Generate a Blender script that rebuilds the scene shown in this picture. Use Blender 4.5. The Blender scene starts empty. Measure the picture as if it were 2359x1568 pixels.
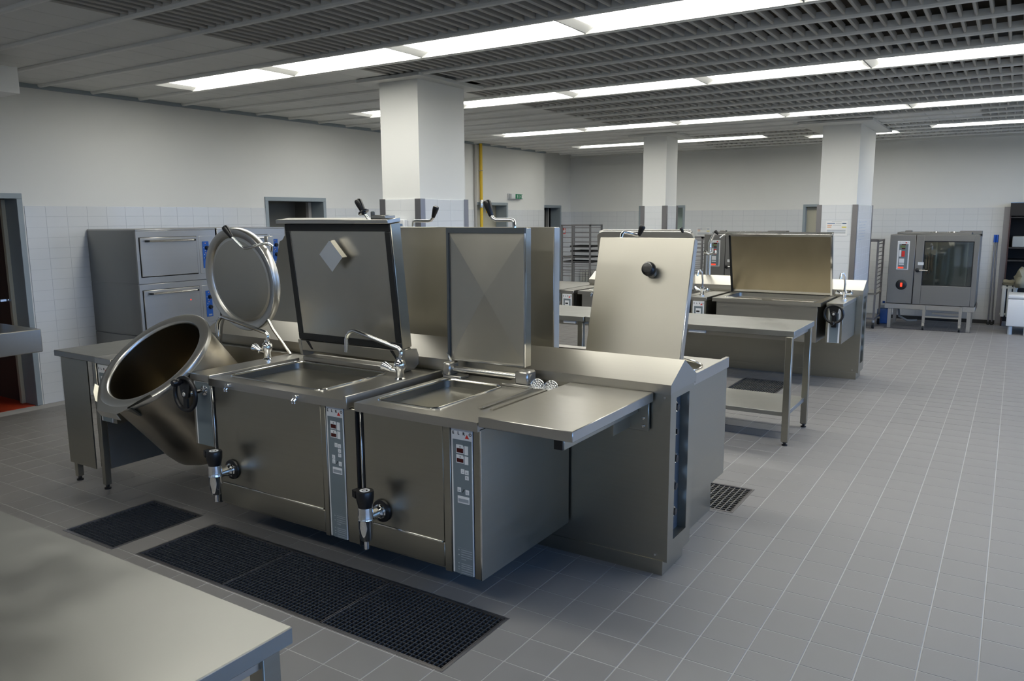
import bpy, bmesh, math, random
from mathutils import Vector, Matrix
random.seed(7)
SC = bpy.context.scene
COL = SC.collection
PI = math.pi

# ---------------------------------------------------------------- camera
YAW, PITCH, ROLL, FPX, CAMZ = -0.57118, 0.156914, -0.0062515, 1798.0, 1.77
fw = Vector((math.sin(YAW)*math.cos(PITCH), math.cos(YAW)*math.cos(PITCH), -math.sin(PITCH)))
r0 = Vector((math.cos(YAW), -math.sin(YAW), 0)); u0 = r0.cross(fw)
cr = r0*math.cos(ROLL) + u0*math.sin(ROLL); cu = -r0*math.sin(ROLL) + u0*math.cos(ROLL)
cam = bpy.data.cameras.new('camera'); camo = bpy.data.objects.new('camera', cam); COL.objects.link(camo)
camo.matrix_world = Matrix(((cr.x, cu.x, -fw.x, 0), (cr.y, cu.y, -fw.y, 0), (cr.z, cu.z, -fw.z, CAMZ), (0, 0, 0, 1)))
cam.sensor_fit = 'HORIZONTAL'; cam.sensor_width = 36.0; cam.lens = FPX/2359*36.0
cam.clip_start = 0.05; cam.clip_end = 200
SC.camera = camo

# ---------------------------------------------------------------- light and exposure
SKY = 5.5          # daylight outside the windows
TUBE = 10.2         # fluorescent luminaires
SC.view_settings.view_transform = 'Standard'; SC.view_settings.look = 'None'
SC.view_settings.exposure = 0.0; SC.view_settings.gamma = 1.0; SC.view_settings.use_curve_mapping = False
wd = bpy.data.worlds.new('daylight'); SC.world = wd; wd.use_nodes = True
nt = wd.node_tree; bg = nt.nodes['Background']; bg.inputs[1].default_value = SKY
tc = nt.nodes.new('ShaderNodeTexCoord'); sx = nt.nodes.new('ShaderNodeSeparateXYZ'); mr = nt.nodes.new('ShaderNodeMapRange'); mx = nt.nodes.new('ShaderNodeMix'); mx.data_type = 'RGBA'
mr.inputs['From Min'].default_value = -0.02; mr.inputs['From Max'].default_value = 0.02      # sky above the horizon, dull ground below it
mx.inputs['A'].default_value = (0.10, 0.10, 0.09, 1); mx.inputs['B'].default_value = (0.27, 0.50, 1.0, 1)
nt.links.new(tc.outputs['Generated'], sx.inputs[0]); nt.links.new(sx.outputs['Z'], mr.inputs['Value']); nt.links.new(mr.outputs['Result'], mx.inputs['Factor']); nt.links.new(mx.outputs['Result'], bg.inputs[0])
SC.cycles.max_bounces = 6; SC.cycles.diffuse_bounces = 3; SC.cycles.glossy_bounces = 4; SC.cycles.use_adaptive_sampling = True; SC.cycles.adaptive_threshold = 0.06; SC.cycles.sample_clamp_indirect = 6.0
SC.cycles.caustics_reflective = False; SC.cycles.caustics_refractive = False
XR, YF = 3.5, -3.6      # window wall and the wall behind the photographer
WINS = [(-2.9, -0.3), (0.3, 2.9), (3.5, 6.1), (6.7, 9.3), (9.9, 12.2), (12.6, 14.7)]
WZ0, WZ1 = 0.15, 2.88
for a, b in WINS:       # portals only guide the sampling of the daylight that comes through the panes
    l = bpy.data.lights.new('window_portal', 'AREA'); l.shape = 'RECTANGLE'; l.size = b-a; l.size_y = WZ1-WZ0
    l.cycles.is_portal = True
    o = bpy.data.objects.new('window_portal', l); COL.objects.link(o)
    o.location = (XR+0.09, (a+b)/2, (WZ0+WZ1)/2); o.rotation_euler = Matrix(((0, 0, 1), (1, 0, 0), (0, 1, 0))).to_euler()

# ---------------------------------------------------------------- materials
def mat(name, col, rough=0.5, metal=0.0, spec=0.5, emit=None, es=1.0):
    m = bpy.data.materials.new(name); m.use_nodes = True
    p = m.node_tree.nodes['Principled BSDF']
    p.inputs['Base Color'].default_value = (*col, 1); p.inputs['Roughness'].default_value = rough
    p.inputs['Metallic'].default_value = metal; p.inputs['Specular IOR Level'].default_value = spec
    if emit:
        p.inputs['Emission Color'].default_value = (*emit, 1); p.inputs['Emission Strength'].default_value = es
    return m
def noisy(m, scale=(6, 6, 6), amp=0.15, ramp_rough=0.0, bump=0.0, detail=3.0, noise=1.0):
    """grain: noise on colour value, roughness and fine relief, in object space"""
    nt = m.node_tree; p = nt.nodes['Principled BSDF']
    tc = nt.nodes.new('ShaderNodeTexCoord'); mp = nt.nodes.new('ShaderNodeMapping'); mp.inputs['Scale'].default_value = scale
    nz = nt.nodes.new('ShaderNodeTexNoise'); nz.inputs['Scale'].default_value = noise; nz.inputs['Detail'].default_value = detail
    nt.links.new(tc.outputs['Object'], mp.inputs['Vector']); nt.links.new(mp.outputs['Vector'], nz.inputs['Vector'])
    if amp:
        mx = nt.nodes.new('ShaderNodeMix'); mx.data_type = 'RGBA'; c = p.inputs['Base Color'].default_value
        mx.inputs['A'].default_value = (c[0]*(1-amp), c[1]*(1-amp), c[2]*(1-amp), 1)
        mx.inputs['B'].default_value = (min(1, c[0]*(1+amp)), min(1, c[1]*(1+amp)), min(1, c[2]*(1+amp)), 1)
        nt.links.new(nz.outputs['Fac'], mx.inputs['Factor']); nt.links.new(mx.outputs['Result'], p.inputs['Base Color'])
    if ramp_rough:
        r = p.inputs['Roughness'].default_value; mr = nt.nodes.new('ShaderNodeMapRange')
        mr.inputs['From Min'].default_value = 0.3; mr.inputs['From Max'].default_value = 0.7
        mr.inputs['To Min'].default_value = max(0.02, r-ramp_rough); mr.inputs['To Max'].default_value = r+ramp_rough
        nt.links.new(nz.outputs['Fac'], mr.inputs['Value']); nt.links.new(mr.outputs['Result'], p.inputs['Roughness'])
    if bump:
        bp = nt.nodes.new('ShaderNodeBump'); bp.inputs['Strength'].default_value = bump; bp.inputs['Distance'].default_value = 0.01
        nt.links.new(nz.outputs['Fac'], bp.inputs['Height']); nt.links.new(bp.outputs['Normal'], p.inputs['Normal'])
    return m
M = {}
M['steel'] = noisy(mat('brushed steel', (0.385, 0.370, 0.315), 0.33, 1.0), (2, 2, 80), 0.04, 0.02)
M['steel_h'] = noisy(mat('horizontally brushed steel', (0.420, 0.405, 0.365), 0.37, 1.0), (1, 80, 80), 0.04, 0.02)
M['steel_top'] = noisy(mat('worktop steel', (0.500, 0.485, 0.450), 0.34, 1.0), (2, 60, 60), 0.04, 0.03)
M['steel_dull'] = noisy(mat('matt steel', (0.400, 0.390, 0.365), 0.42, 1.0), (3, 3, 3), 0.06, 0.05)
M['steel_scratch'] = noisy(mat('scratched table steel', (0.340, 0.340, 0.320), 0.44, 1.0), (5, 5, 5), 0.08, 0.06)
M['steel_stain'] = noisy(mat('heat-stained steel', (0.500, 0.455, 0.370), 0.36, 1.0), (7, 7, 3), 0.14, 0.08)
M['steel_brown'] = noisy(mat('oil-browned steel', (0.340, 0.290, 0.200), 0.38, 1.0), (6, 6, 3), 0.12, 0.03)
M['lid'] = noisy(mat('lid steel', (0.490, 0.470, 0.415), 0.36, 1.0), (3, 3, 1.2), 0.10, 0.05)
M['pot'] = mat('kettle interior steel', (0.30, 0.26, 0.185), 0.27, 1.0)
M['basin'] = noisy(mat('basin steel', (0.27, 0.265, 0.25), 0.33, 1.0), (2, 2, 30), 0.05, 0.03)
M['satin'] = noisy(mat('satin steel', (0.660, 0.650, 0.620), 0.32, 1.0), (4, 4, 4), 0.04, 0.04)
M['polish'] = mat('polished steel', (0.72, 0.71, 0.68), 0.13, 1.0)
M['chrome'] = mat('chrome', (0.82, 0.83, 0.84), 0.05, 1.0)
M['grey_side'] = noisy(mat('grey oven sheet', (0.264, 0.264, 0.257), 0.40, 0.85), (2, 2, 60), 0.04, 0.03)
M['oven_front'] = noisy(mat('oven front steel', (0.440, 0.430, 0.410), 0.36, 1.0), (2, 2, 60), 0.03, 0.02)
M['combi'] = noisy(mat('convection oven steel', (0.277, 0.271, 0.264), 0.40, 1.0), (2, 2, 60), 0.03, 0.02)
M['black'] = mat('black plastic', (0.008, 0.008, 0.009), 0.30)
M['rubber'] = noisy(mat('black rubber', (0.005, 0.006, 0.007), 0.55), (30, 30, 30), 0.2)
M['seal'] = mat('slate silicone seal', (0.05, 0.06, 0.07), 0.5)
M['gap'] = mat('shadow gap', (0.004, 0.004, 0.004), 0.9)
M['wall'] = noisy(mat('white wall paint', (0.790, 0.790, 0.765), 0.85, spec=0.2), (1.3, 1.3, 1.3), 0.03, 0, 0.0)
M['wtile'] = mat('white glazed tile', (0.720, 0.735, 0.745), 0.16)
M['wgrout'] = mat('tile grout', (0.560, 0.580, 0.600), 0.9)
M['ftile'] = noisy(mat('grey floor tile', (0.240, 0.229, 0.220), 0.46), (5, 5, 5), 0.10, 0.06)
M['fgrout'] = noisy(mat('pale floor grout', (0.470, 0.460, 0.450), 0.9), (4, 4, 4), 0.15)
M['guard'] = mat('aluminium corner guard', (0.330, 0.320, 0.330), 0.36, 0.9)
M['frame'] = mat('blue-grey door frame paint', (0.30, 0.35, 0.38), 0.45)
M['rail'] = mat('ceiling rail paint', (0.800, 0.800, 0.760), 0.42)
M['slat'] = mat('ceiling baffle paint', (0.440, 0.420, 0.380), 0.45)
M['panel'] = noisy(mat('ceiling panel paint', (0.700, 0.700, 0.670), 0.55), (0.7, 0.7, 0.7), 0.06)
M['void'] = mat('dark ceiling void', (0.085, 0.070, 0.050), 0.95)
M['tube'] = mat('lit diffuser', (0.9, 0.9, 0.9), 0.5, emit=(1.0, 0.985, 0.90), es=TUBE)
M['refl'] = mat('luminaire white enamel', (0.80, 0.80, 0.78), 0.35)
M['white'] = mat('white plastic', (0.72, 0.73, 0.74), 0.4)
M['paper'] = mat('white paper', (0.78, 0.78, 0.77), 0.8)
M['ink'] = mat('black ink', (0.012, 0.012, 0.014), 0.6)
M['greyink'] = mat('faded print', (0.30, 0.33, 0.36), 0.7)
M['inkblue'] = mat('blue print', (0.14, 0.22, 0.36), 0.7)
M['inkorange'] = mat('orange print', (0.70, 0.34, 0.16), 0.7)
M['inkyellow'] = mat('yellow print', (0.75, 0.66, 0.18), 0.7)
M['red'] = mat('red print', (0.70, 0.03, 0.02), 0.5)
M['display'] = mat('dark red display', (0.060, 0.004, 0.004), 0.2)
M['redlamp'] = mat('red indicator lamp', (0.6, 0.02, 0.01), 0.3, emit=(1.0, 0.05, 0.02), es=1.6)
M['lcd'] = mat('green display', (0.13, 0.17, 0.06), 0.3)
M['membrane'] = mat('blue-grey membrane keypad', (0.155, 0.190, 0.210), 0.42)
M['blue'] = mat('blue switch plate', (0.010, 0.075, 0.34), 0.35)
M['bluegrip'] = mat('blue plastic grip', (0.01, 0.10, 0.55), 0.4)
M['yellow'] = mat('yellow gas pipe paint', (0.80, 0.52, 0.02), 0.35)
M['conduit'] = mat('grey conduit', (0.42, 0.41, 0.38), 0.5)
M['green'] = mat('emergency sign green', (0.0, 0.20, 0.09), 0.4)
M['leaf_brown'] = mat('dark brown door', (0.085, 0.055, 0.045), 0.5)
M['leaf_beige'] = mat('beige door', (0.50, 0.47, 0.36), 0.6)
M['leaf_dark'] = mat('dark interior paint', (0.200, 0.190, 0.160), 0.8)
M['redfloor'] = mat('red floor covering', (0.42, 0.045, 0.012), 0.5)
M['mint'] = mat('pale green wall', (0.550, 0.680, 0.600), 0.6)
M['grate'] = mat('dark grating steel', (0.055, 0.060, 0.068), 0.50, 0.3)
M['grate2'] = mat('stainless grating steel', (0.30, 0.29, 0.27), 0.42, 0.9)
M['pit'] = mat('drain pit', (0.006, 0.006, 0.007), 0.9)
M['castiron'] = mat('black tray enamel', (0.012, 0.012, 0.012), 0.45)
M['jerry'] = mat('blue plastic', (0.05, 0.13, 0.36), 0.4)
M['bottle'] = mat('cloudy plastic', (0.45, 0.50, 0.55), 0.4)
M['sack'] = noisy(mat('linen sack', (0.260, 0.240, 0.170), 0.9), (8, 8, 8), 0.2)
M['crate'] = mat('grey crate', (0.33, 0.35, 0.35), 0.6)
M['shelfdark'] = mat('black cupboard board', (0.010, 0.008, 0.008), 0.5)
M['shelfbrown'] = mat('dark red-brown board', (0.045, 0.016, 0.014), 0.5)
M['radiator'] = mat('cream radiator enamel', (0.60, 0.60, 0.55), 0.4)
M['skirting'] = mat('dark skirting', (0.03, 0.028, 0.026), 0.6)
M['ovenlamp'] = mat('copper oven coil', (0.80, 0.35, 0.16), 0.3, 1.0)
M['cavity'] = mat('oven cavity', (0.340, 0.350, 0.340), 0.35, 0.7)
def glassmat(name, tint, gloss=0.12, rough=0.03):
    m = bpy.data.materials.new(name); m.use_nodes = True; nt = m.node_tree; nt.nodes.clear()
    out = nt.nodes.new('ShaderNodeOutputMaterial'); mx = nt.nodes.new('ShaderNodeMixShader')
    t = nt.nodes.new('ShaderNodeBsdfTransparent'); g = nt.nodes.new('ShaderNodeBsdfGlossy')
    t.inputs[0].default_value = (*tint, 1); g.inputs['Roughness'].default_value = rough; mx.inputs[0].default_value = gloss
    nt.links.new(t.outputs[0], mx.inputs[1]); nt.links.new(g.outputs[0], mx.inputs[2]); nt.links.new(mx.outputs[0], out.inputs[0])
    return m
M['glass'] = glassmat('window glass', (0.95, 0.97, 0.97), 0.06)
M['ovenglass'] = glassmat('oven door glass', (0.72, 0.78, 0.76), 0.18, 0.03)

# ---------------------------------------------------------------- mesh builder
ORG = {}      # world origin of each object's own coordinates
class MB:
    def __init__(s): s.bm = bmesh.new(); s.X = None
    def _fin(s, verts):
        if s.X is not None: bmesh.ops.transform(s.bm, matrix=s.X, verts=verts)
    def box(s, x0, x1, y0, y1, z0, z1, bev=0.0, seg=1):
        if x1 < x0: x0, x1 = x1, x0
        if y1 < y0: y0, y1 = y1, y0
        if z1 < z0: z0, z1 = z1, z0
        g = bmesh.ops.create_cube(s.bm, size=1.0, matrix=Matrix.Translation(((x0+x1)/2, (y0+y1)/2, (z0+z1)/2)) @ Matrix.Diagonal((x1-x0, y1-y0, z1-z0, 1)))
        vs = g['verts']
        if bev:
            es = list({e for v in vs for e in v.link_edges}); b = min(bev, 0.45*min(x1-x0, y1-y0, z1-z0))
            r = bmesh.ops.bevel(s.bm, geom=es, offset=b, offset_type='OFFSET', segments=seg, profile=0.5, affect='EDGES')
            vs = list({v for f in r['faces'] for v in f.verts} | {v for v in vs if v.is_valid})
        s._fin(vs); return s
    def poly(s, pts, depth):
        """prism: closed polygon (list of 3D points) swept by vector depth"""
        d = Vector(depth); a = [s.bm.verts.new(p) for p in pts]; b = [s.bm.verts.new(Vector(p)+d) for p in pts]
        n = len(pts); s.bm.faces.new(a); s.bm.faces.new(b[::-1])
        for i in range(n): s.bm.faces.new((a[i], b[i], b[(i+1) % n], a[(i+1) % n]))
        s._fin(a+b); return s
    def face(s, pts):
        a = [s.bm.verts.new(p) for p in pts]; s.bm.faces.new(a); s._fin(a); return s
    def cyl(s, p0, p1, r0_, r1_=None, n=20, cap=True):
        return s.tube([p0, p1], [r0_, r0_ if r1_ is None else r1_], n, cap)
    def tube(s, path, r, n=12, cap=True, closed=False):
        P = [Vector(p) for p in path]; k = len(P); R = r if isinstance(r, (list, tuple)) else [r]*k
        rings = []; ref = None; allv = []
        for i in range(k):
            if closed: t = (P[(i+1) % k]-P[i-1])
            else: t = P[min(i+1, k-1)]-P[max(i-1, 0)]
            t.normalize()
            if ref is None:
                ref = Vector((0, 0, 1)) if abs(t.z) < 0.9 else Vector((1, 0, 0))
            u = (ref - t*ref.dot(t))
            if u.length < 1e-5: u = Vector((0, 1, 0)) - t*t.y
            u.normalize(); w = t.cross(u); ref = u
            rings.append([s.bm.verts.new(P[i] + (u*math.cos(2*PI*j/n) + w*math.sin(2*PI*j/n))*R[i]) for j in range(n)])
            allv += rings[-1]
        for i in range(k if closed else k-1):
            a, b = rings[i], rings[(i+1) % k]
            for j in range(n): s.bm.faces.new((a[j], a[(j+1) % n], b[(j+1) % n], b[j]))
        if cap and not closed:
            s.bm.faces.new(rings[0][::-1]); s.bm.faces.new(rings[-1])
        s._fin(allv); return s
    def lathe(s, c, axis, prof, n=32, u=None):
        """prof: (radius, height along axis) pairs; radius 0 ends close the shape"""
        c = Vector(c); a = Vector(axis).normalized()
        ref = Vector(u) if u else (Vector((0, 0, 1)) if abs(a.z) < 0.9 else Vector((1, 0, 0)))
        e1 = (ref-a*ref.dot(a)).normalized(); e2 = a.cross(e1); prev = None; allv = []
        for (r, h) in prof:
            if r < 1e-6: ring = [s.bm.verts.new(c+a*h)]
            else: ring = [s.bm.verts.new(c+a*h+(e1*math.cos(2*PI*j/n)+e2*math.sin(2*PI*j/n))*r) for j in range(n)]
            allv += ring
            if prev is not None:
                for j in range(n):
                    if len(prev) == 1 and len(ring) == 1: pass
                    elif len(prev) == 1: s.bm.faces.new((prev[0], ring[(j+1) % n], ring[j]))
                    elif len(ring) == 1: s.bm.faces.new((prev[j], prev[(j+1) % n], ring[0]))
                    else: s.bm.faces.new((prev[j], prev[(j+1) % n], ring[(j+1) % n], ring[j]))
            prev = ring
        s._fin(allv); return s
    def torus(s, c, axis, R, r, n=40, m=10):
        c = Vector(c); a = Vector(axis).normalized(); ref = Vector((0, 0, 1)) if abs(a.z) < 0.9 else Vector((1, 0, 0))
        e1 = (ref-a*ref.dot(a)).normalized(); e2 = a.cross(e1)
        return s.tube([c+(e1*math.cos(2*PI*j/n)+e2*math.sin(2*PI*j/n))*R for j in range(n)], r, m, closed=True)
    def build(s, name, m, parent=None, loc=None, kind=None, label=None):
        bm = s.bm; org = Vector(ORG[parent.name]) if parent else Vector(loc or (0, 0, 0))
        bmesh.ops.translate(bm, verts=bm.verts, vec=-org)
        bmesh.ops.recalc_face_normals(bm, faces=bm.faces)
        me = bpy.data.meshes.new(name); bm.to_mesh(me); bm.free()
        me.shade_smooth(); me.set_sharp_from_angle(angle=math.radians(38))
        ms = m if isinstance(m, (list, tuple)) else [m]
        for q in ms: me.materials.append(M[q] if isinstance(q, str) else q)
        o = bpy.data.objects.new(name, me); COL.objects.link(o)
        if parent: o.parent = parent
        else: o.location = org
        ORG[o.name] = tuple(org)
        if kind: o['kind'] = kind
        if label: o['label'] = label
        return o
def tag(o, label=None, cat=None, group=None, kind=None):
    if label: o['label'] = label
    if cat: o['category'] = cat
    if group: o['group'] = group
    if kind: o['kind'] = kind
    return o
def thing(name, loc, label, cat, group=None):
    o = bpy.data.objects.new(name, None); COL.objects.link(o); o.location = loc; o.empty_display_size = 0.1
    ORG[o.name] = tuple(loc); return tag(o, label, cat, group)
def dup(root, dloc, label=None):
    """copy of a thing, its parts and sub-parts, moved by dloc"""
    def cp(o, par):
        c = o.copy(); COL.objects.link(c); c.parent = par
        for ch in o.children: cp(ch, c)
        return c
    c = cp(root, None); c.location = Vector(root.location)+Vector(dloc); ORG[c.name] = tuple(c.location)
    if label: c['label'] = label
    return c
def rrect(x0, x1, y0, y1, r, n=6):
    """rounded rectangle, counter-clockwise"""
    pts = []
    for cx, cy, a0 in ((x1-r, y1-r, 0), (x0+r, y1-r, PI/2), (x0+r, y0+r, PI), (x1-r, y0+r, 1.5*PI)):
        for i in range(n+1):
            a = a0+PI/2*i/n; pts.append((cx+r*math.cos(a), cy+r*math.sin(a)))
    return pts
def circle(cx, cy, r, n=40): return [(cx+r*math.cos(2*PI*i/n), cy+r*math.sin(2*PI*i/n)) for i in range(n)]
def deck(b, x0, x1, y0, y1, z0, z1, hole):
    """worktop slab with a hole (2D loop) through it"""
    bm = b.bm; n = len(hole); cx = sum(p[0] for p in hole)/n; cy = sum(p[1] for p in hole)/n
    def outer(p):
        dx, dy = p[0]-cx, p[1]-cy; t = 1e9
        if dx > 1e-9: t = min(t, (x1-cx)/dx)
        if dx < -1e-9: t = min(t, (x0-cx)/dx)
        if dy > 1e-9: t = min(t, (y1-cy)/dy)
        if dy < -1e-9: t = min(t, (y0-cy)/dy)
        return (cx+dx*t, cy+dy*t)
    out = [outer(p) for p in hole]
    for c in ((x0, y0), (x1, y0), (x1, y1), (x0, y1)):      # snap the nearest ray to each corner
        i = min(range(n), key=lambda k: (out[k][0]-c[0])**2+(out[k][1]-c[1])**2); out[i] = c
    L = [[bm.verts.new((p[0], p[1], z)) for p in lp] for lp, z in ((out, z1), (hole, z1), (hole, z0), (out, z0))]
    for a, c in ((0, 1), (1, 2), (2, 3), (3, 0)):
        for i in range(n): bm.faces.new((L[a][i], L[a][(i+1) % n], L[c][(i+1) % n], L[c][i]))
    return b
def tub(b, loop, z1, z0, shrink=0.96):
    """open basin hanging from a hole"""
    bm = b.bm; n = len(loop); cx = sum(p[0] for p in loop)/n; cy = sum(p[1] for p in loop)/n
    def ring(s, z): return [bm.verts.new((cx+(p[0]-cx)*s, cy+(p[1]-cy)*s, z)) for p in loop]
    R = [ring(1.0, z1), ring(shrink+.015, z0+.05), ring(shrink-.005, z0+.012), ring(shrink-.04, z0)]
    for a, c in zip(R, R[1:]):
        for i in range(n): bm.faces.new((a[i], a[(i+1) % n], c[(i+1) % n], c[i]))
    bm.faces.new(R[-1]); return b
def text(body, size, loc, rot, m, parent, name='lettering', extrude=0.0004, bold=0.0):
    cu = bpy.data.curves.new(name, 'FONT'); cu.body = body; cu.size = size; cu.extrude = extrude; cu.offset = bold
    cu.align_x = 'CENTER'; cu.align_y = 'CENTER'; cu.materials.append(M[m]); cu.resolution_u = 3
    tmp = bpy.data.objects.new('tmp_text', cu); COL.objects.link(tmp)
    dg = bpy.context.evaluated_depsgraph_get(); me = bpy.data.meshes.new_from_object(tmp.evaluated_get(dg)); me.name = name
    bpy.data.objects.remove(tmp); bpy.data.curves.remove(cu)
    o = bpy.data.objects.new(name, me); COL.objects.link(o); o.parent = parent
    o.location = Vector(loc)-Vector(ORG[parent.name]); o.rotation_euler = rot; ORG[o.name] = tuple(loc); return o
FRONT = (PI/2, 0, 0)      # lettering on a face that looks towards -Y

# ================================================================ STRUCTURE
XL, YB, ZC = -7.83, 14.86, 2.99       # left wall, back wall, underside of the ceiling rails
XREC, YREC = -8.05, 13.38             # the left wall steps back beyond here
GRATES = [(-3.825, -1.785, 2.245, 2.71), (-4.49, -4.02, 2.21, 2.757), (-1.85, -1.325, 4.50, 4.95), (-2.40, -1.93, 7.42, 8.51), (-1.68, -0.48, 13.50, 13.62)]
def px(x, y, z):                       # where a point falls in the 2359 x 1568 frame: used only to rank pieces by how large they show
    d = Vector((x, y, z-CAMZ)); w = d.dot(fw)
    if w < 0.2: return None
    return (1179.5+FPX*d.dot(cr)/w, 784-FPX*d.dot(cu)/w, w)
def in_view(x, y, z, m=60):
    p = px(x, y, z); return p is not None and -m < p[0] < 2359+m and -m < p[1] < 1568+m
def struct(o, kind='structure'): o['kind'] = kind; return o
def piece(name, me, loc, parent):
    o = bpy.data.objects.new(name, me); COL.objects.link(o); o.parent = parent
    o.location = Vector(loc)-Vector(ORG[parent.name]); return o
def unit_mesh(name, sx, sy, sz, m, bev=0.0):
    b = MB(); b.box(-sx/2, sx/2, -sy/2, sy/2, -sz/2, sz/2, bev)
    bmesh.ops.recalc_face_normals(b.bm, faces=b.bm.faces)
    me = bpy.data.meshes.new(name); b.bm.to_mesh(me); b.bm.free(); me.materials.append(M[m]); return me
def field(name, boxes, m, parent):
    """many small boxes joined into one mesh of kind stuff"""
    V, F = [], []
    for (x0, x1, y0, y1, z0, z1) in boxes:
        k = len(V); V += [(x0, y0, z0), (x1, y0, z0), (x1, y1, z0), (x0, y1, z0), (x0, y0, z1), (x1, y0, z1), (x1, y1, z1), (x0, y1, z1)]
        F += [(k, k+3, k+2, k+1), (k+4, k+5, k+6, k+7), (k, k+1, k+5, k+4), (k+1, k+2, k+6, k+5), (k+2, k+3, k+7, k+6), (k+3, k, k+4, k+7)]
    og = ORG[parent.name]; V = [(a-og[0], b-og[1], c-og[2]) for a, b, c in V]
    me = bpy.data.meshes.new(name); me.from_pydata(V, [], F); me.materials.append(M[m])
    o = bpy.data.objects.new(name, me); COL.objects.link(o); o.parent = parent; o['kind'] = 'stuff'; return o

# ---- floor: grout bed with drain pits, tiles laid on it
FX0, FX1, FY0, FY1 = -11.0, XR, YF, YB+0.8
xs = sorted({FX0, FX1, *[g[0] for g in GRATES], *[g[1] for g in GRATES]}); ys = sorted({FY0, FY1, *[g[2] for g in GRATES], *[g[3] for g in GRATES]})
b = MB()
for i in range(len(xs)-1):
    for j in range(len(ys)-1):
        cx, cy = (xs[i]+xs[i+1])/2, (ys[j]+ys[j+1])/2
        if not any(g[0] < cx < g[1] and g[2] < cy < g[3] for g in GRATES):
            b.face([(xs[i], ys[j], -.0015), (xs[i+1], ys[j], -.0015), (xs[i+1], ys[j+1], -.0015), (xs[i], ys[j+1], -.0015)])
bmesh.ops.remove_doubles(b.bm, verts=b.bm.verts, dist=1e-5)
floor = struct(b.build('floor', 'fgrout')); floor['label'] = 'grey square-tiled kitchen floor with pale grout lines'
for g in GRATES:
    MB().box(g[0]-.01, g[1]+.01, g[2]-.01, g[3]+.01, -.12, -.10).box(g[0]-.02, g[0], g[2]-.02, g[3]+.02, -.12, -.002).box(g[1], g[1]+.02, g[2]-.02, g[3]+.02, -.12, -.002).box(g[0], g[1], g[2]-.02, g[2], -.12, -.002).box(g[0], g[1], g[3], g[3]+.02, -.12, -.002).build('drain_pit', 'pit', floor)
TP, TX0, TY0, JW = 0.2018, 0.007, 3.435, 0.0052
tiles = []
for i in range(-54, 23):
    for j in range(-35, 58):
        x0, x1 = TX0+i*TP+JW/2, TX0+(i+1)*TP-JW/2; y0, y1 = TY0+j*TP+JW/2, TY0+(j+1)*TP-JW/2
        if x1 > XR-.02 or y1 > YB-.005 or (x0 < XL+.01 and y0 < YREC) or x0 < XREC+.01: continue
        rects = [(x0, x1, y0, y1)]
        for g in GRATES:                      # tiles are cut along the drain frames
            G0, G1, G2, G3 = g[0]-.015, g[1]+.015, g[2]-.015, g[3]+.015; nr = []
            for (a, c, d, e) in rects:
                if c <= G0 or a >= G1 or e <= G2 or d >= G3: nr.append((a, c, d, e)); continue
                if a < G0: nr.append((a, G0, d, e))
                if c > G1: nr.append((G1, c, d, e))
                aa, cc = max(a, G0), min(c, G1)
                if d < G2: nr.append((aa, cc, d, G2))
                if e > G3: nr.append((aa, cc, G3, e))
            rects = nr
        tiles += rects
full = TP-JW
def rank(t):
    x, y = (t[0]+t[1])/2, (t[2]+t[3])/2
    if abs(t[1]-t[0]-full) > 1e-4 or abs(t[3]-t[2]-full) > 1e-4: return 99
    if not in_view(x, y, 0, 0) or (x < -1.9 and y < 2.1): return 98     # behind the near table
    if -4.9 < x < -1.33 and 2.6 < y < 5.2: return 97                    # beneath the kettles
    return px(x, y, 0)[2]
tiles.sort(key=rank)
tm = unit_mesh('floor_tile', full, full, 0.006, 'ftile', 0.0012)
for t in tiles[:300]: piece('tile', tm, ((t[0]+t[1])/2, (t[2]+t[3])/2, -.003), floor)
field('tile_field', [(t[0], t[1], t[2], t[3], -.006, 0) for t in tiles[300:]], 'ftile', floor)

# ---- walls
def wall(name, boxes, label=None):
    b = MB()
    for q in boxes: b.box(*q)
    o = struct(b.build(name, 'wall'))
    if label: o['label'] = label
    return o
ZT = 3.42
D1 = (1.9, 3.70); D2 = (6.62, 7.535); D3 = (11.09, 12.01); DH = 1.98
q1, q2, q3 = [(q[0]-.05, q[1]+.05) for q in (D1, D2, D3)]      # openings in the masonry, the frames fill them
wl = wall('wall_left', [(XL-.2, XL, YF, q1[0], 0, ZT), (XL-.2, XL, q1[0], q1[1], 2.015, ZT), (XL-.2, XL, q1[1], q2[0], 0, ZT), (XL-.2, XL, q2[0], q2[1], 2.035, ZT),
     (XL-.2, XL, q2[1], q3[0], 0, ZT), (XL-.2, XL, q3[0], q3[1], 2.025, ZT), (XL-.2, XL, q3[1], YREC, 0, ZT)], 'long white plaster wall, tiled to door height')
D4 = (13.74, 14.39); q4 = (D4[0]-.05, D4[1]+.05)
wf = wall('wall_left_far', [(XREC-.2, XREC, YREC-.05, q4[0], 0, ZT), (XREC-.2, XREC, q4[0], q4[1], 2.0, ZT), (XREC-.2, XREC, q4[1], YB, 0, ZT)], 'short set-back end of the white wall')
DB1 = (-6.43, -5.55); DB2 = (-3.24, -2.35)
wb = wall('wall_back', [(XREC-.2, DB1[0]-.045, YB, YB+.2, 0, ZT), (DB1[0]-.045, DB1[1]+.045, YB, YB+.2, 1.975, ZT), (DB1[1]+.045, DB2[0]-.045, YB, YB+.2, 0, ZT), (DB2[0]-.045, DB2[1]+.045, YB, YB+.2, 1.96, ZT), (DB2[1]+.045, -.12, YB, YB+.2, 0, ZT), (-.12, XR, YB, YB+.2, 1.95, ZT), (-.12, XR, YB+.5, YB+.7, 0, ZT), (-.14, -.12, YB+.2, YB+.5, 0, 1.95)], 'white plaster wall at the far end, tiled to door height')
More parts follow.
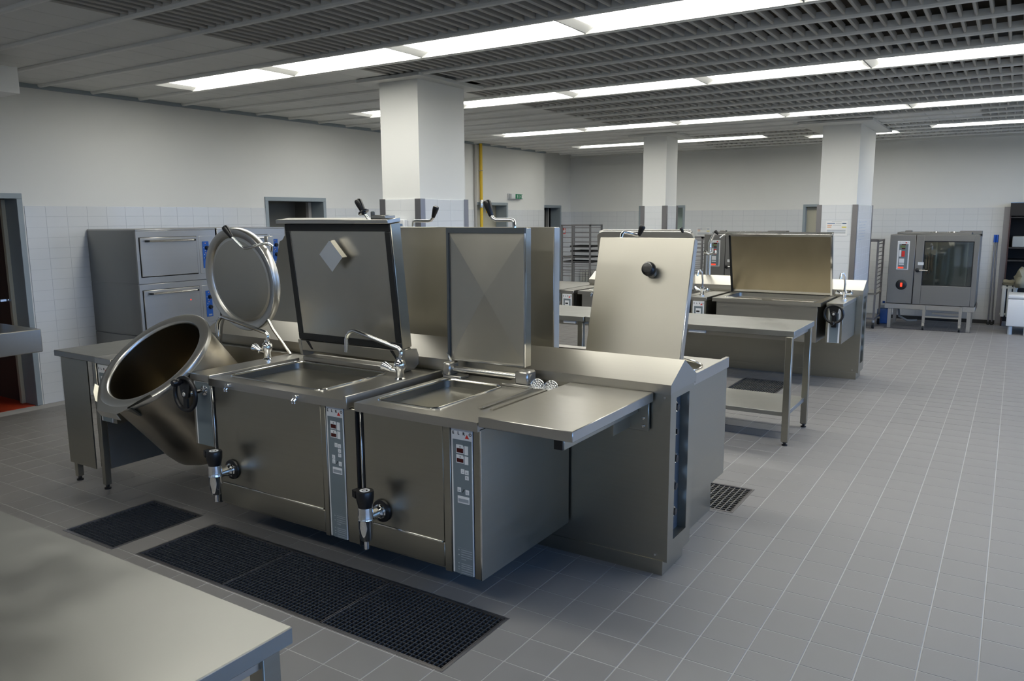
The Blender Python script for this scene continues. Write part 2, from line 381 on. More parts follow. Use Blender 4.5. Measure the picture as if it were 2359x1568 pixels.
wq = [(XR, XR+.2, YF, YB+.7, 0, WZ0), (XR, XR+.2, YF, YB+.7, WZ1, ZT)]
e = [YF]+[v for w in WINS for v in w]+[YB+.7]
wq += [(XR, XR+.2, e[i], e[i+1], WZ0, WZ1) for i in range(0, len(e), 2)]
wr = wall('wall_right', wq, 'window wall')
wall('wall_front', [(XL-.2, XR+.2, YF-.2, YF, 0, ZT)], 'white wall behind the photographer')
for i, (a, c) in enumerate(WINS):
    w = struct(MB().box(XR+.04, XR+.10, a, a+.06, WZ0, WZ1).box(XR+.04, XR+.10, c-.06, c, WZ0, WZ1).box(XR+.04, XR+.10, a, c, WZ0, WZ0+.06).box(XR+.04, XR+.10, a, c, WZ1-.06, WZ1).box(XR+.04, XR+.10, (a+c)/2-.03, (a+c)/2+.03, WZ0, WZ1).build('window_%d' % (i+1), 'white'))
    MB().box(XR+.065, XR+.07, a+.05, c-.05, WZ0+.05, WZ1-.05).build('pane', 'glass', w)

# ---- wall tiles, 20 x 10 cm, stack-bonded in rows
def tile_wall(parent, plane, a0, a1, c, z1, holes, sgn, maxn, hidden=lambda a, z: False, tw=0.2, th=0.1, phase=0.0, mname='wtile', z0=0.0):
    """plane 'x': tiles on x=c running along y; plane 'y': on y=c running along x; sgn: side they stand proud on"""
    J = 0.003; T = 0.006; out = []; bed = MB()
    n0 = math.floor((a0-phase)/tw)-1; n1 = math.ceil((a1-phase)/tw)+1; rows = int(round((z1-z0)/th))
    for i in range(n0, n1):
        for k in range(rows):
            p0, p1 = max(a0, phase+i*tw), min(a1, phase+(i+1)*tw); q1 = z1-k*th; q0 = q1-th
            if p1-p0 < 0.02: continue
            R = [(p0, p1)]
            for (h0, h1, hz) in holes:
                if q0 >= hz-.04: continue
                R2 = []
                for (s, t) in R:
                    if t <= h0 or s >= h1: R2.append((s, t))
                    else:
                        if s < h0-.02: R2.append((s, h0))
                        if t > h1+.02: R2.append((h1, t))
                R = R2
            out += [(s+J/2, t-J/2, max(q0, .0)+J/2, q1-J/2) for (s, t) in R]
    def ctr(t): return ((c, (t[0]+t[1])/2, (t[2]+t[3])/2) if plane == 'x' else ((t[0]+t[1])/2, c, (t[2]+t[3])/2))
    def rk(t):
        p = ctr(t)
        if abs(t[1]-t[0]-(tw-J)) > 1e-4: return 99
        if not in_view(*p, 0) or hidden((t[0]+t[1])/2, p[2]): return 98
        return px(*p)[2]
    out.sort(key=rk); lo, hi = (c, c+T) if sgn > 0 else (c-T, c)
    me = unit_mesh('wall_tile', T if plane == 'x' else tw-J, tw-J if plane == 'x' else T, th-J, mname, 0.001)
    done = [t for t in out[:maxn] if rk(t) < 90]
    for t in done:
        p = ctr(t); m = (lo+hi)/2; piece('tile', me, (m, p[1], p[2]) if plane == 'x' else (p[0], m, p[2]), parent)
    rest = [t for t in out if t not in set(done)]
    if rest: field('tile_field', [(lo, hi, t[0], t[1], t[2], t[3]) if plane == 'x' else (t[0], t[1], lo, hi, t[2], t[3]) for t in rest], mname, parent)
    # grout bed just behind the tile faces
    g0, g1 = (c, c+T-.0018) if sgn > 0 else (c-T+.0018, c)
    segs = [(a0, a1)]
    for (h0, h1, hz) in holes:
        n = []
        for s, t in segs:
            if t <= h0 or s >= h1: n.append((s, t))
            else: n += [(s, h0)]*(h0 > s) + [(h1, t)]*(t > h1)
        segs = n
    for s, t in segs:
        if plane == 'x': bed.box(g0, g1, s, t, z0, z1)
        else: bed.box(s, t, g0, g1, z0, z1)
    for (h0, h1, hz) in holes:
        if hz < z1-.01:
            if plane == 'x': bed.box(g0, g1, h0, h1, hz, z1)
            else: bed.box(h0, h1, g0, g1, hz, z1)
    bed.build('grout_bed', 'wgrout', parent)
ZTL = 1.90
tile_wall(wl, 'x', 3.765, YREC, XL, ZTL, [(D2[0]-.045, D2[1]+.045, 2.1), (D3[0]-.045, D3[1]+.045, 2.1)], 1, 300, lambda a, z: 4.35 < a < 6.9 and z < 1.62 or (a > 8.2 and a < 11.0) or z < .35, phase=3.952)
tile_wall(wf, 'x', YREC, YB, XREC, 1.87, [(D4[0]-.045, D4[1]+.045, 2.1)], 1, 60, lambda a, z: z < 1.2, phase=13.4)
tile_wall(wb, 'y', XREC, -.16, YB, 1.87, [(DB1[0]-.045, DB1[1]+.045, 2.1), (DB2[0]-.045, DB2[1]+.045, 2.1)], -1, 300, lambda a, z: z < 1.0 and a < -1.9 or (-1.7 < a < -.45 and z < 1.45), phase=-.16)
MB().box(-.20, -.12, YB-.010, YB+.02, 0, 1.88).build('corner_guard', 'guard', wb)
struct(MB().box(-8.0, -.2, YB-.035, YB-.007, 0, .06).build('baseboard_back', 'skirting'))

# ---- doors: steel frames, reveals and what lies behind them
def doorframe(name, a0, a1, xw, h, inner, label, leaf=None, depth=.5, leafm='leaf_dark'):
    f = .05
    o = struct(MB().box(xw-.22, xw+.014, a0-f, a0, 0, h, .003).box(xw-.22, xw+.014, a1, a1+f, 0, h, .003).box(xw-.22, xw+.014, a0-f, a1+f, h, h+f, .003).build(name, 'frame'))
    o['label'] = label
    MB().box(xw-depth-.05, xw-depth, a0-.3, a1+.5, 0, h+.3).box(xw-depth, xw-.2, a0-.3, a1+.5, h+.06, h+.3).box(xw-depth, xw-.2, a1+.01, a1+.5, 0, h+.3).box(xw-depth, xw-.2, a0-.3, a0-.25, 0, h+.3).build('passage', inner, o)
    return o
d = doorframe('door_1', D1[0], D1[1], XL, 1.965, 'leaf_brown', 'blue-grey steel door frame with dark passage and red floor', depth=2.9)
MB().box(XL-2.9, XL-.02, D1[0]-.3, D1[1]+.5, -.001, .004).build('passage_floor', 'redfloor', d)
MB().box(XL-.245, XL-.205, D1[1]-.035, D1[1]-.002, 0, 1.96).build('door_edge', 'leaf_beige', d)
MB().cyl((XL-.26, D1[1]-.06, 1.02), (XL-.18, D1[1]-.06, 1.02), .012).box(XL-.20, XL-.185, D1[1]-.14, D1[1]-.05, 1.01, 1.03).build('door_handle', 'chrome', d)
d = doorframe('door_2', D2[0], D2[1], XL, 1.985, 'leaf_dark', 'blue-grey steel door frame above the deck ovens, dark passage inside', depth=.55)
MB().box(XL-.26, XL-.21, D2[1]-.06, D2[1]-.01, 0, 1.98).build('door_edge', 'conduit', d)
d = doorframe('door_3', D3[0], D3[1], XL, 1.975, 'leaf_beige', 'blue-grey steel door frame with beige leaf beneath the exit sign', depth=.24)
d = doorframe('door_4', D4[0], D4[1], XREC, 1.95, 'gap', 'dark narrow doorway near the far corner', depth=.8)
MB().box(XREC-.28, XREC-.22, D4[1]-.10, D4[1]-.06, 0, 1.94).build('door_edge', 'conduit', d)
def backdoor(name, a0, a1, h, label, fill):
    f = .045
    o = struct(MB().box(a0-f, a0, YB-.012, YB+.2, 0, h, .003).box(a1, a1+f, YB-.012, YB+.2, 0, h, .003).box(a0-f, a1+f, YB-.012, YB+.2, h, h+f, .003).build(name, 'frame')); o['label'] = label
    for q, m, n in fill: MB().box(*q).build(n, m, o)
    return o
backdoor('door_5', DB1[0], DB1[1], 1.93, 'grey door frame with glazed leaf behind the thin pillar', [((DB1[0]-.2, DB1[1]+.2, YB+.36, YB+.40, 0, 2.2), 'mint', 'passage'), ((DB1[0]-.2, DB1[1]+.2, YB+.2, YB+.36, 2.2, 2.25), 'mint', 'passage_ceiling'), ((DB1[0]-.25, DB1[0]-.2, YB+.2, YB+.40, 0, 2.25), 'mint', 'passage_side'), ((DB1[1]+.2, DB1[1]+.25, YB+.2, YB+.40, 0, 2.25), 'mint', 'passage_side'), ((DB1[0], DB1[1], YB+.05, YB+.06, 0, 1.93), 'glass', 'pane')])
backdoor('door_6', DB2[0], DB2[1], 1.915, 'grey door frame with beige leaf behind the near back pillar', [((DB2[0]-.02, DB2[1]+.02, YB+.10, YB+.14, 0, 1.94), 'leaf_beige', 'door_leaf')])

# ---- pillars: plaster shaft, tiled lower part, metal corner guards
def pillar(x0, x1, y0, y1, ztile, label, ntile):
    o = struct(MB().box(x0, x1, y0, y1, 0, 3.3).build('pillar', 'wall')); o['label'] = label
    T = .012
    base = MB().box(x0-T, x1+T, y0-T, y1+T, 0, ztile).build('tile_bed', 'wgrout', o)
    tile_wall(o, 'y', x0+.03, x1-.03, y0-T, ztile, [], -1, ntile, lambda a, z: z < 1.0, phase=x0+.03, tw=.2)
    tile_wall(o, 'x', y0+.03, y1-.03, x1+T, ztile, [], 1, ntile, lambda a, z: z < 1.0, phase=y0+.03, tw=.2)
    g = .045; t = .022
    for (gx, gy, sx, sy) in ((x0, y0, 1, 1), (x1, y0, -1, 1), (x1, y1, -1, -1)):
        ax, ay = gx-sx*t, gy-sy*t
        MB().poly([(ax, ay, 0), (ax+sx*(g+t), ay, 0), (ax+sx*(g+t), ay+sy*.004, 0), (ax+sx*.004, ay+sy*.004, 0), (ax+sx*.004, ay+sy*(g+t), 0), (ax, ay+sy*(g+t), 0)], (0, 0, ztile+.004)).build('corner_guard', 'guard', o)
    return o
p1 = pillar(-5.00, -4.555, 5.57, 6.26, 1.935, 'thick white tiled pillar rising behind the open kettle lids', 60)
p2 = pillar(-4.99, -4.61, 11.58, 12.04, 1.925, 'slim white tiled pillar farthest back, rising above the knobbed lid', 60)
p3 = pillar(-2.36, -1.875, 11.62, 12.93, 1.905, 'white tiled pillar carrying the notice, far back beside the convection oven', 80)
for o, q in ((p1, (-5.16, -4.43, 5.44, 6.42)), (p3, (-2.62, -1.68, 11.25, 13.1)), (p2, (-5.2, -4.4, 11.45, 12.2))):
    MB().box(q[0], q[1], q[2], q[3], ZC-.012, ZC+.02, .003).build('collar_plate', 'panel', o)

# ---- ceiling: dark void, rails, baffles and flat panels
ceil = struct(MB().box(XREC, XR, YF, YB+.5, 3.30, 3.40).build('ceiling', 'void')); ceil['label'] = 'suspended grey ceiling of rails, baffles and flat panels'
MB().box(XL, XL+.035, YF, YREC, ZC-.01, ZC+.05).build('edge_trim', 'frame', ceil)
MB().box(XREC, XR, YB-.03, YB, ZC-.01, ZC+.05).build('edge_trim', 'rail', ceil)
RY = lambda k: 2.5+.5*k
rb = MB(); prof = [(-.024, .06), (-.024, .016), (-.017, .004), (-.006, 0), (.006, 0), (.017, .004), (.024, .016), (.024, .06)]
LEN = XR-XL
rb.poly([(-LEN/2, a, c) for a, c in prof], (LEN, 0, 0)); bmesh.ops.recalc_face_normals(rb.bm, faces=rb.bm.faces)
rme = bpy.data.meshes.new('rail'); rb.bm.to_mesh(rme); rb.bm.free(); rme.materials.append(M['rail'])
for k in range(-11, 25): piece('rail', rme, ((XL+XR)/2, RY(k), ZC), ceil)
XS = -4.86
LIGHTS = []
def row(y, segs): LIGHTS.extend([(a, c, y) for a, c in segs])
row(2.0, [(-6.87+1.43*i, -6.87+1.43*i+1.42) for i in range(2, 4)])  # unseen row continuing the ceiling pattern, added to light the near floor
row(-.5, [(-6.87+1.43*i, -6.87+1.43*i+1.42) for i in range(1, 4)])  # unseen row behind the camera, added to light the kettle fronts
for y in (4.5, 7.0, 10.0): row(y, [(-6.87+1.43*i, -6.87+1.43*i+1.42) for i in range(6)])
row(12.5, [(-6.86, -5.18), (-5.15, -3.47), (-1.155, .26), (.28, 1.70)]); row(13.0, [(-2.95, -1.62)])
def lit(x, y): return any(a-.01 < x < c+.01 and ly+.02 < y < ly+.48 for a, c, ly in LIGHTS)
COLS = [(-5.16, -4.43, 5.44, 6.42), (-2.62, -1.68, 11.25, 13.1), (-5.2, -4.4, 11.45, 12.2)]
def incol(x, y): return any(a < x < c and d < y < e for a, c, d, e in COLS)
def flat(x, k):
    if x < XS: return True
    if 16 <= k <= 18 and x < -2.62: return True
    if 17 <= k <= 18 and -1.68 < x < -.55: return True
    return False
SP = .0875; slats, panels = [], []
for k in range(-11, 24):
    yc = RY(k)+.25
    x = XL+.04
    while x < XR-.1:
        if flat(x+.05, k):
            if not lit(x+.15, yc) and not incol(x+.15, yc): panels.append((x+.15, yc))
            x += .30
        else:
            if not lit(x, yc) and not incol(x, yc): slats.append((x, yc))
            x += SP
sb = MB(); sp = [(-.010, .050), (-.010, .009), (-.006, .002), (0, 0), (.006, .002), (.010, .009), (.010, .050)]
sb.poly([(a, -.226, c) for a, c in sp], (0, .452, 0)); bmesh.ops.recalc_face_normals(sb.bm, faces=sb.bm.faces)
sme = bpy.data.meshes.new('slat'); sb.bm.to_mesh(sme); sb.bm.free(); sme.materials.append(M['slat'])
def vis(p, z): return px(*p, z)[2] if in_view(*p, z, 10) else 99+abs(p[1])
slats.sort(key=lambda p: vis(p, ZC)); panels.sort(key=lambda p: vis(p, ZC))
for p in slats[:300]: piece('slat', sme, (p[0], p[1], ZC+.02), ceil)
V, F = [], []
vv = [v.co.copy() for v in sme.vertices]; ff = [list(q.vertices) for q in sme.polygons]
for p in slats[300:]:
    k = len(V); V += [(v.x+p[0], v.y+p[1], v.z+ZC+.02) for v in vv]; F += [[i+k for i in q] for q in ff]
me = bpy.data.meshes.new('slat_field'); me.from_pydata(V, [], F); me.materials.append(M['slat'])
o = bpy.data.objects.new('slat_field', me); COL.objects.link(o); o.parent = ceil; o['kind'] = 'stuff'
pme = unit_mesh('ceiling_panel', .296, .452, .012, 'panel', .002)
for p in panels[:300]: piece('panel', pme, (p[0], p[1], ZC+.030), ceil)
if panels[300:]: field('panel_field', [(p[0]-.148, p[0]+.148, p[1]-.226, p[1]+.226, ZC+.024, ZC+.036) for p in panels[300:]], 'panel', ceil)

# ---- luminaires between the rails
def luminaire(a, c, y, label):
    t = thing('ceiling_light', ((a+c)/2, y+.25, ZC), label, 'light', 'strip lights in the ceiling')
    MB().box(a, c, y+.026, y+.034, ZC+.005, ZC+.10).box(a, c, y+.466, y+.474, ZC+.005, ZC+.10).box(a, c, y+.026, y+.474, ZC+.10, ZC+.108).build('housing', 'refl', t)
    for q0, q1 in ((a, a+.075), (c-.075, c)):
        s = 1 if q0 == a else -1; e0 = a if s > 0 else c
        MB().poly([(e0, y+.034, ZC+.012), (e0+s*.075, y+.034, ZC+.05), (e0+s*.075, y+.034, ZC+.10), (e0, y+.034, ZC+.10)], (0, .432, 0)).build('end_reflector', 'refl', t)
    MB().box(a+.075, c-.075, y+.036, y+.464, ZC+.040, ZC+.046).build('diffuser', 'tube', t)
ORD = ['first', 'second', 'third', 'fourth', 'fifth', 'sixth', 'seventh', 'eighth']
ROWN = {-3.0: 'row two behind the photographer', -0.5: 'unseen fill row just behind the photographer', 2.0: 'unseen fill row overhead', 4.5: 'nearest row', 7.0: 'second row', 10.0: 'third row', 12.5: 'farthest row'}
cnt = {}
for (a, c, y) in LIGHTS:
    if y == 13.0: luminaire(a, c, y, 'single lit strip light offset behind the pillar with the notice'); continue
    i = cnt.get(y, 0); cnt[y] = i+1
    luminaire(a, c, y, 'lit strip light, %s from the white wall in the %s' % (ORD[i], ROWN[y]))

# ================================================================ MAIN COOKING BLOCK
# ---- service spine with pitched cap between the two rows of kettles
def spine(name, x0, x1, y, label, sockets=True):
    t = thing(name, ((x0+x1)/2, y+.16, 0), label, 'cabinet')
    MB().box(x0+.02, x1-.02, y-.006, y+.27, 0, .075).build('plinth', 'steel', t)
    n0, n1, zz0, zz1 = y+.075, y+.255, .165, .895
    b = MB().box(x0, x1-.05, y, y+.32, .07, .93)
    b.box(x1-.05, x1, y, n0, .07, .93).box(x1-.05, x1, n1, y+.32, .07, .93).box(x1-.05, x1, n0, n1, .07, zz0).box(x1-.05, x1, n0, n1, zz1, .93)
    b.build('body', 'steel', t)
    MB().box(x1-.051, x1-.046, n0, n1, zz0, zz1).build('niche_panel', 'seal', t)
    pr = [(y-.012, .925), (y-.012, .972), (y+.165, 1.068), (y+.340, .972), (y+.340, .925), (y+.325, .925), (y+.325, .93), (y, .93), (y, .925)]
    MB().poly([(x0-.004, a, c) for a, c in pr], (x1-x0+.008, 0, 0)).build('pitched_cap', 'steel_h', t)
    if sockets:
        for z, k in ((.83, 0), (.705, 1), (.565, 0), (.42, 0), (.285, 0)):
            r = .036 if k == 0 else .026; yy = y+.145
            s = MB().lathe((x1-.046, yy, z), (1, 0, 0), [(0, 0), (r, 0), (r, .012), (r*.72, .020), (r*.6, .012), (0, .012)], 24).build('socket', 'chrome', t)
            MB().lathe((x1-.032, yy, z), (1, 0, 0), [(0, 0), (r*.55, 0), (r*.5, .018), (r*.2, .020), (0, .020)], 20).build('socket_cover', 'black', s)
    MB().cyl((x1-.30, y-.001, .905), (x1-.30, y-.006, .905), .006, n=10).cyl((x1-.03, y-.001, .905), (x1-.03, y-.006, .905), .006, n=10).cyl((x1-.06, y-.001, .10), (x1-.06, y-.006, .10), .006, n=10).build('rivet', 'polish', t)
    return t
spine('service_spine', -4.86, -1.335, 3.485, 'long stainless service spine with pitched cap between the near kettles')

# ---- control strip of the kettles: white header with the maker's name, keypad, displays
def control_strip(x0, x1, y, z0, z1, par, extra=False, small=False):
    w = x1-x0; h = z1-z0
    c = MB().box(x0, x1, y-.006, y, z0, z1, .001).build('control_panel', 'white', par)
    Z = lambda v: z1-(v-80)/1400*.684*1.0
    X = lambda u: x0+(u-95)/205*w
    yy = y-.006
    MB().box(X(112), X(292), yy-.001, yy, z0+.001 if not small else Z(1480), Z(195)).build('keypad', 'membrane', c)
    for ch, u in (('E', 117), ('L', 168), ('R', 219), ('O', 281)):
        text(ch, .0185*w/.115, (X(u), yy-.0004, Z(136+(u-117)*.0)), FRONT, 'ink', c, bold=.0006)
    MB().poly([(X(230), yy-.001, Z(176)), (X(271), yy-.001, Z(176)), (X(250), yy-.001, Z(140))], (0, .0008, 0)).build('triangle_mark', 'red', c)
    yk = yy-.001
    for v0, v1 in ((240, 322), (335, 412)):
        q = MB().poly([(X(145), yk, Z(v1)), (X(218), yk, Z(v1)), (X(218), yk, Z(v0+16)), (X(208), yk, Z(v0)), (X(145), yk, Z(v0))], (0, -.0008, 0)).build('display', 'white', c)
        MB().box(X(151), X(214), yk-.0014, yk-.0008, Z(v1-8), Z(v0+33)).build('display_window', 'display', c)
        MB().box(X(180), X(186), yk-.0013, yk-.0008, Z(v0+26), Z(v0+12)).build('symbol', 'ink', c)
        MB().box(X(226), X(261), yk-.0008, yk, Z(v1+5), Z(v0+5)).build('key', 'white', c)
    keys = [(188, 222, 465, 508), (228, 262, 470, 512), (228, 262, 522, 560), (152, 186, 642, 686), (230, 264, 655, 700)]
    if extra: keys += [(228, 262, 570, 606), (152, 186, 596, 636)]
    for u0, u1, v0, v1 in keys:
        k = MB().box(X(u0), X(u1), yk-.0008, yk, Z(v1), Z(v0)).build('key', 'white', c)
        MB().box(X(u0+9), X(u1-9), yk-.0012, yk-.0008, Z(v1-10), Z(v1-16)).box(X(u0+9), X(u1-13), yk-.0012, yk-.0008, Z(v1-24), Z(v1-28)).build('key_symbol', 'greyink', c)
    MB().poly([(X(197), yk, Z(685)), (X(204), yk, Z(685)), (X(222), yk, Z(652)), (X(214), yk, Z(652))], (0, -.0006, 0)).build('pen_mark', 'ink', c)
    MB().box(X(153), X(266), yk-.0008, yk, Z(790), Z(722)).build('label_plate', 'white', c)
    MB().box(X(160), X(259), yk-.0014, yk-.0008, Z(778), Z(745)).build('label_print', 'greyink', c)
    if not small:
        MB().box(X(140), X(290), yk-.0006, yk, Z(1478), Z(1222)).build('rating_plate', 'membrane', c)
        b = MB()
        for i, v in enumerate((1238, 1258, 1282, 1304, 1328, 1372, 1392, 1412, 1436, 1458)):
            b.box(X(178), X(286 if i != 4 else 222), yk-.0011, yk-.0005, Z(v+7), Z(v))
        for v in (1240, 1290, 1370, 1405, 1430): b.box(X(146), X(162), yk-.0011, yk-.0005, Z(v+8), Z(v))
        b.build('rating_print', 'greyink', c)
    return c

def grip(b, p0, p1, r0_, r1_):
    """tapered plastic grip with rounded end"""
    p0, p1 = Vector(p0), Vector(p1); d = p1-p0; L = d.length
    b.lathe(p0, d, [(0, 0), (r0_*.8, 0), (r0_, .006), (r1_*.97, L*.7), (r1_, L*.86), (r1_*.86, L*.95), (r1_*.5, L*.99), (0, L)], 18)
def swivel_tap(par, x, y, z, tipx, top, tip_z, hx=-.10, hy=-.01):
    """deck mixer with a rising swan spout that points towards -X"""
    t = MB().lathe((x, y, z), (0, 0, 1), [(0, 0), (.030, 0), (.030, .006), (.022, .014), (.022, .05), (.030, .062), (.033, .080), (.030, .098), (.020, .108), (.0165, .112), (.0165, .125), (.0, .125)], 24).build('tap', 'chrome', par)
    r = .0125; xt = x+.012
    pts = [(xt-.012, y, z+.11), (xt, y, z+.135), (xt, y, z+.150)]
    pts += [(xt-.004, y, z+.160), (xt-.018, y, z+.172)]
    pts += [(tipx+.085, y, top-.002)]
    pts += [(tipx+.060, y, top+.002), (tipx+.035, y, top-.006), (tipx+.013, y, top-.025), (tipx+.002, y, top-.052), (tipx, y, tip_z)]
    MB().tube(pts, r, 14).build('spout', 'chrome', t)
    b = MB().cyl((x, y, z+.045), (x+hx*.62, y+hy, z+.052), .013, .012, 16)
    a = Vector((x+hx*.55, y+hy, z+.054)); dd = Vector((hx, -.02, .045)).normalized()
    b.lathe(a, dd, [(0, 0), (.017, 0), (.0185, .012), (.026, .040), (.0265, .052), (.02, .056), (0, .056)], 10)
    b.build('tap_handle', 'chrome', t)
    return t
def cross_tap(par, x, y, z, top, wide=.075):
    """two-handle mixer seen from the front"""
    t = MB().lathe((x, y, z), (0, 0, 1), [(0, 0), (.030, 0), (.030, .008), (.020, .016), (.020, .06), (.028, .072), (.028, .09), (.016, .10), (0, .10)], 18).build('tap', 'chrome', par)
    MB().tube([(x, y, z+.09), (x+.004, y, z+.16), (x-.004, y-.01, top-.03), (x-.016, y-.03, top), (x-.03, y-.06, top-.005), (x-.035, y-.07, top-.06)], .0105, 12).build('spout', 'chrome', t)
    for s in (-1, 1):
        b = MB().cyl((x, y, z+.055), (x+s*wide*.6, y-.02, z+.07), .012, .012, 12)
        b.lathe((x+s*wide*.55, y-.018, z+.068), (s, -.25, .25), [(0, 0), (.018, 0), (.024, .02), (.026, .04), (.018, .046), (0, .046)], 9)
        b.build('tap_handle', 'chrome', t)
    return t
def drain_cock(par, x, y, z):
    """outlet cock: black flange, chrome elbow, tapering spout, black turning cap"""
    t = MB().lathe((x, y, z), (0, -1, 0), [(0, 0), (.052, 0), (.056, .006), (.054, .014), (.036, .018), (0, .018)], 32).build('drain_cock', 'black', par)
    MB().lathe((x, y-.016, z), (0, -1, 0), [(0, 0), (.036, 0), (.036, .006), (.030, .010), (.030, .018), (.034, .022), (.026, .030), (.024, .085), (0, .085)], 28).build('elbow', 'chrome', t)
    yy = y-.118
    MB().lathe((x, yy, z), (0, 0, -1), [(0, -.055), (.034, -.055), (.036, -.03), (.036, .0), (.0375, .004), (.036, .008), (.035, .04), (.029, .098), (.024, .108), (.013, .110), (.013, .150), (.010, .150), (.010, .11), (0, .11)], 28).build('spout', 'chrome', t)
    b = MB().lathe((x, yy, z+.05), (0, 0, 1), [(0, 0), (.032, 0), (.034, .012), (.041, .045), (.043, .078), (.040, .085), (0, .085)], 32)
    b.poly([(x-.062, yy-.02, z+.100), (x-.030, yy-.034, z+.100), (x-.026, yy+.004, z+.100), (x-.058, yy+.010, z+.100)], (0, 0, .034))
    k = b.build('turning_cap', 'black', t)
    MB().lathe((x, yy, z+.1345), (0, 0, 1), [(.014, 0), (.024, 0), (.024, .0015), (.014, .0015)], 28).build('cap_ring', 'white', t)
    MB().poly([(x-.009, yy-.006, z+.1352), (x+.010, yy-.006, z+.1352), (x, yy+.010, z+.1352)], (0, 0, .0008)).build('cap_mark', 'white', t)
    return t
def handwheel(par, x, y, z, R, name='handwheel', knob=(-.3, .85)):
    """crank wheel facing -Y with rim, web and a knob"""
    h = MB().torus((x, y-.012, z), (0, 1, 0), R-.012, .0125, 44, 12).build(name, 'black', par)
    MB().lathe((x, y, z), (0, -1, 0), [(0, 0), (R*.30, 0), (R*.30, .014), (R*.2, .02), (0, .02)], 24).poly([(x-R*.30, y-.002, z-R*.1), (x-R*.52, y-.002, z+R*.80), (x+R*.52, y-.002, z+R*.80), (x+R*.30, y-.002, z-R*.1)], (0, -.014, 0)).poly([(x-R*.14, y-.002, z), (x-R*.16, y-.002, z-R*.9), (x+R*.16, y-.002, z-R*.9), (x+R*.14, y-.002, z)], (0, -.014, 0)).build('web', 'black', h)
    MB().lathe((x, y-.02, z), (0, -1, 0), [(0, 0), (.012, 0), (.010, .005), (0, .006)], 16).build('hub_cap', 'conduit', h)
    kx, kz = x+knob[0]*R, z+knob[1]*R*.8
    MB().lathe((kx, y-.014, kz), (0, -1, 0), [(0, 0), (.012, 0), (.012, .012), (.019, .02), (.021, .05), (.015, .062), (0, .064)], 18).build('crank_knob', 'black', h)
    return h

# ---- square boiling kettle with open lid
def boiling_kettle(x0, x1, basin, label, strip, door, extra, xb=None):
    xe = x1; xb = x1 if xb is None else xb
    t = thing('boiling_kettle', ((x0+x1)/2, 3.07, .17), label, 'kettle')
    Y0 = 2.68
    MB().box(x0+.02, xb, Y0+.006, 3.470, .175, .862).build('body', 'steel', t)
    loop = rrect(*basin, .045)
    deck(MB(), x0, x1, 2.65, 3.470, .865, .900, loop).build('worktop', 'steel_top', t)
    MB().box(x0, x1, 2.65, 2.668, .858, .868).build('worktop_edge', 'steel_top', t)
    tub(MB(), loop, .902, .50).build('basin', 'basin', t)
    MB().tube([(p[0], p[1], .9025) for p in loop], .0065, 8, closed=True).build('basin_rim', 'polish', t)
    dx0, dx1 = door
    MB().box(dx0, dx1, Y0-.004, Y0+.008, .306, .858, .003).build('front_panel', 'steel', t)
    MB().box(dx0, dx1, Y0-.004, Y0+.008, .186, .300, .003).build('lower_panel', 'steel', t)
    MB().box(dx0+.02, dx1-.01, Y0-.007, Y0, .2995, .3065, .001).build('drip_edge', 'polish', t)
    s0, s1 = strip
    MB().box(dx1+.003, s0-.008, Y0-.008, Y0+.01, .170, .858, .003).build('pillar_strip', 'steel', t)
    MB().box(s0-.008, s0, Y0-.004, Y0+.004, .172, .860).build('pillar_strip', 'seal', t)
    MB().box(s1+.003, xb, Y0-.008, Y0+.01, .170, .858, .003).build('pillar_strip', 'steel', t)
    MB().box(xb-.003, xb+.001, Y0-.010, 3.47, .170, .862).build('side_panel', 'steel', t)
    MB().box(xb-.005, xb+.0015, Y0-.0105, Y0-.006, .171, .860).build('edge_strip', 'polish', t)
    control_strip(s0, s1, Y0-.004, .178, .860, t, extra)
    MB().box(dx0-.010, dx0-.001, Y0-.006, Y0+.006, .178, .858).build('door_gap', 'gap', t)
    MB().box(dx0-.020, dx0-.010, Y0-.010, Y0+.002, .178, .862, .002).build('edge_rail', 'polish', t)
    return t
k1 = boiling_kettle(-3.700, -2.652, (-3.650, -2.925, 2.745, 3.262), 'square boiling kettle with gasketed lid, between round kettle and smaller kettle', (-2.815, -2.700), (-3.690, -2.860), True, xb=-2.614)
k2 = boiling_kettle(-2.602, -1.882, (-2.545, -2.180, 2.735, 3.315), 'smaller square boiling kettle beside the fold-out shelf', (-2.040, -1.925), (-2.572, -2.092), False)
# raised joint lip between the two kettles and the console
MB().box(-2.672, -2.650, 2.648, 3.40, .862, .924, .003).build('joint_lip', 'steel_top', k1)
MB().box(-2.612, -2.604, 2.662, 3.47, .17, .862).build('joint_gap', 'gap', k1)
MB().box(-3.700, -3.690, 2.650, 3.30, .90, .916, .002).build('joint_lip', 'steel_top', k1)
for x in (-3.535, -3.005):
    MB().box(x-.016, x+.016, 2.638, 2.652, .868, .888, .003).tube([(x-.008, 2.645, .872), (x-.008, 2.630, .862), (x-.008, 2.632, .848)], .005, 8).tube([(x+.010, 2.645, .872), (x+.010, 2.630, .862), (x+.010, 2.632, .848)], .005, 8).build('hook', 'chrome', k1)
drain_cock(k1, -3.568, 2.677, .395); drain_cock(k2, -2.466, 2.677, .380)
swivel_tap(k1, -2.762, 3.17, .90, -3.155, 1.143, 1.018)

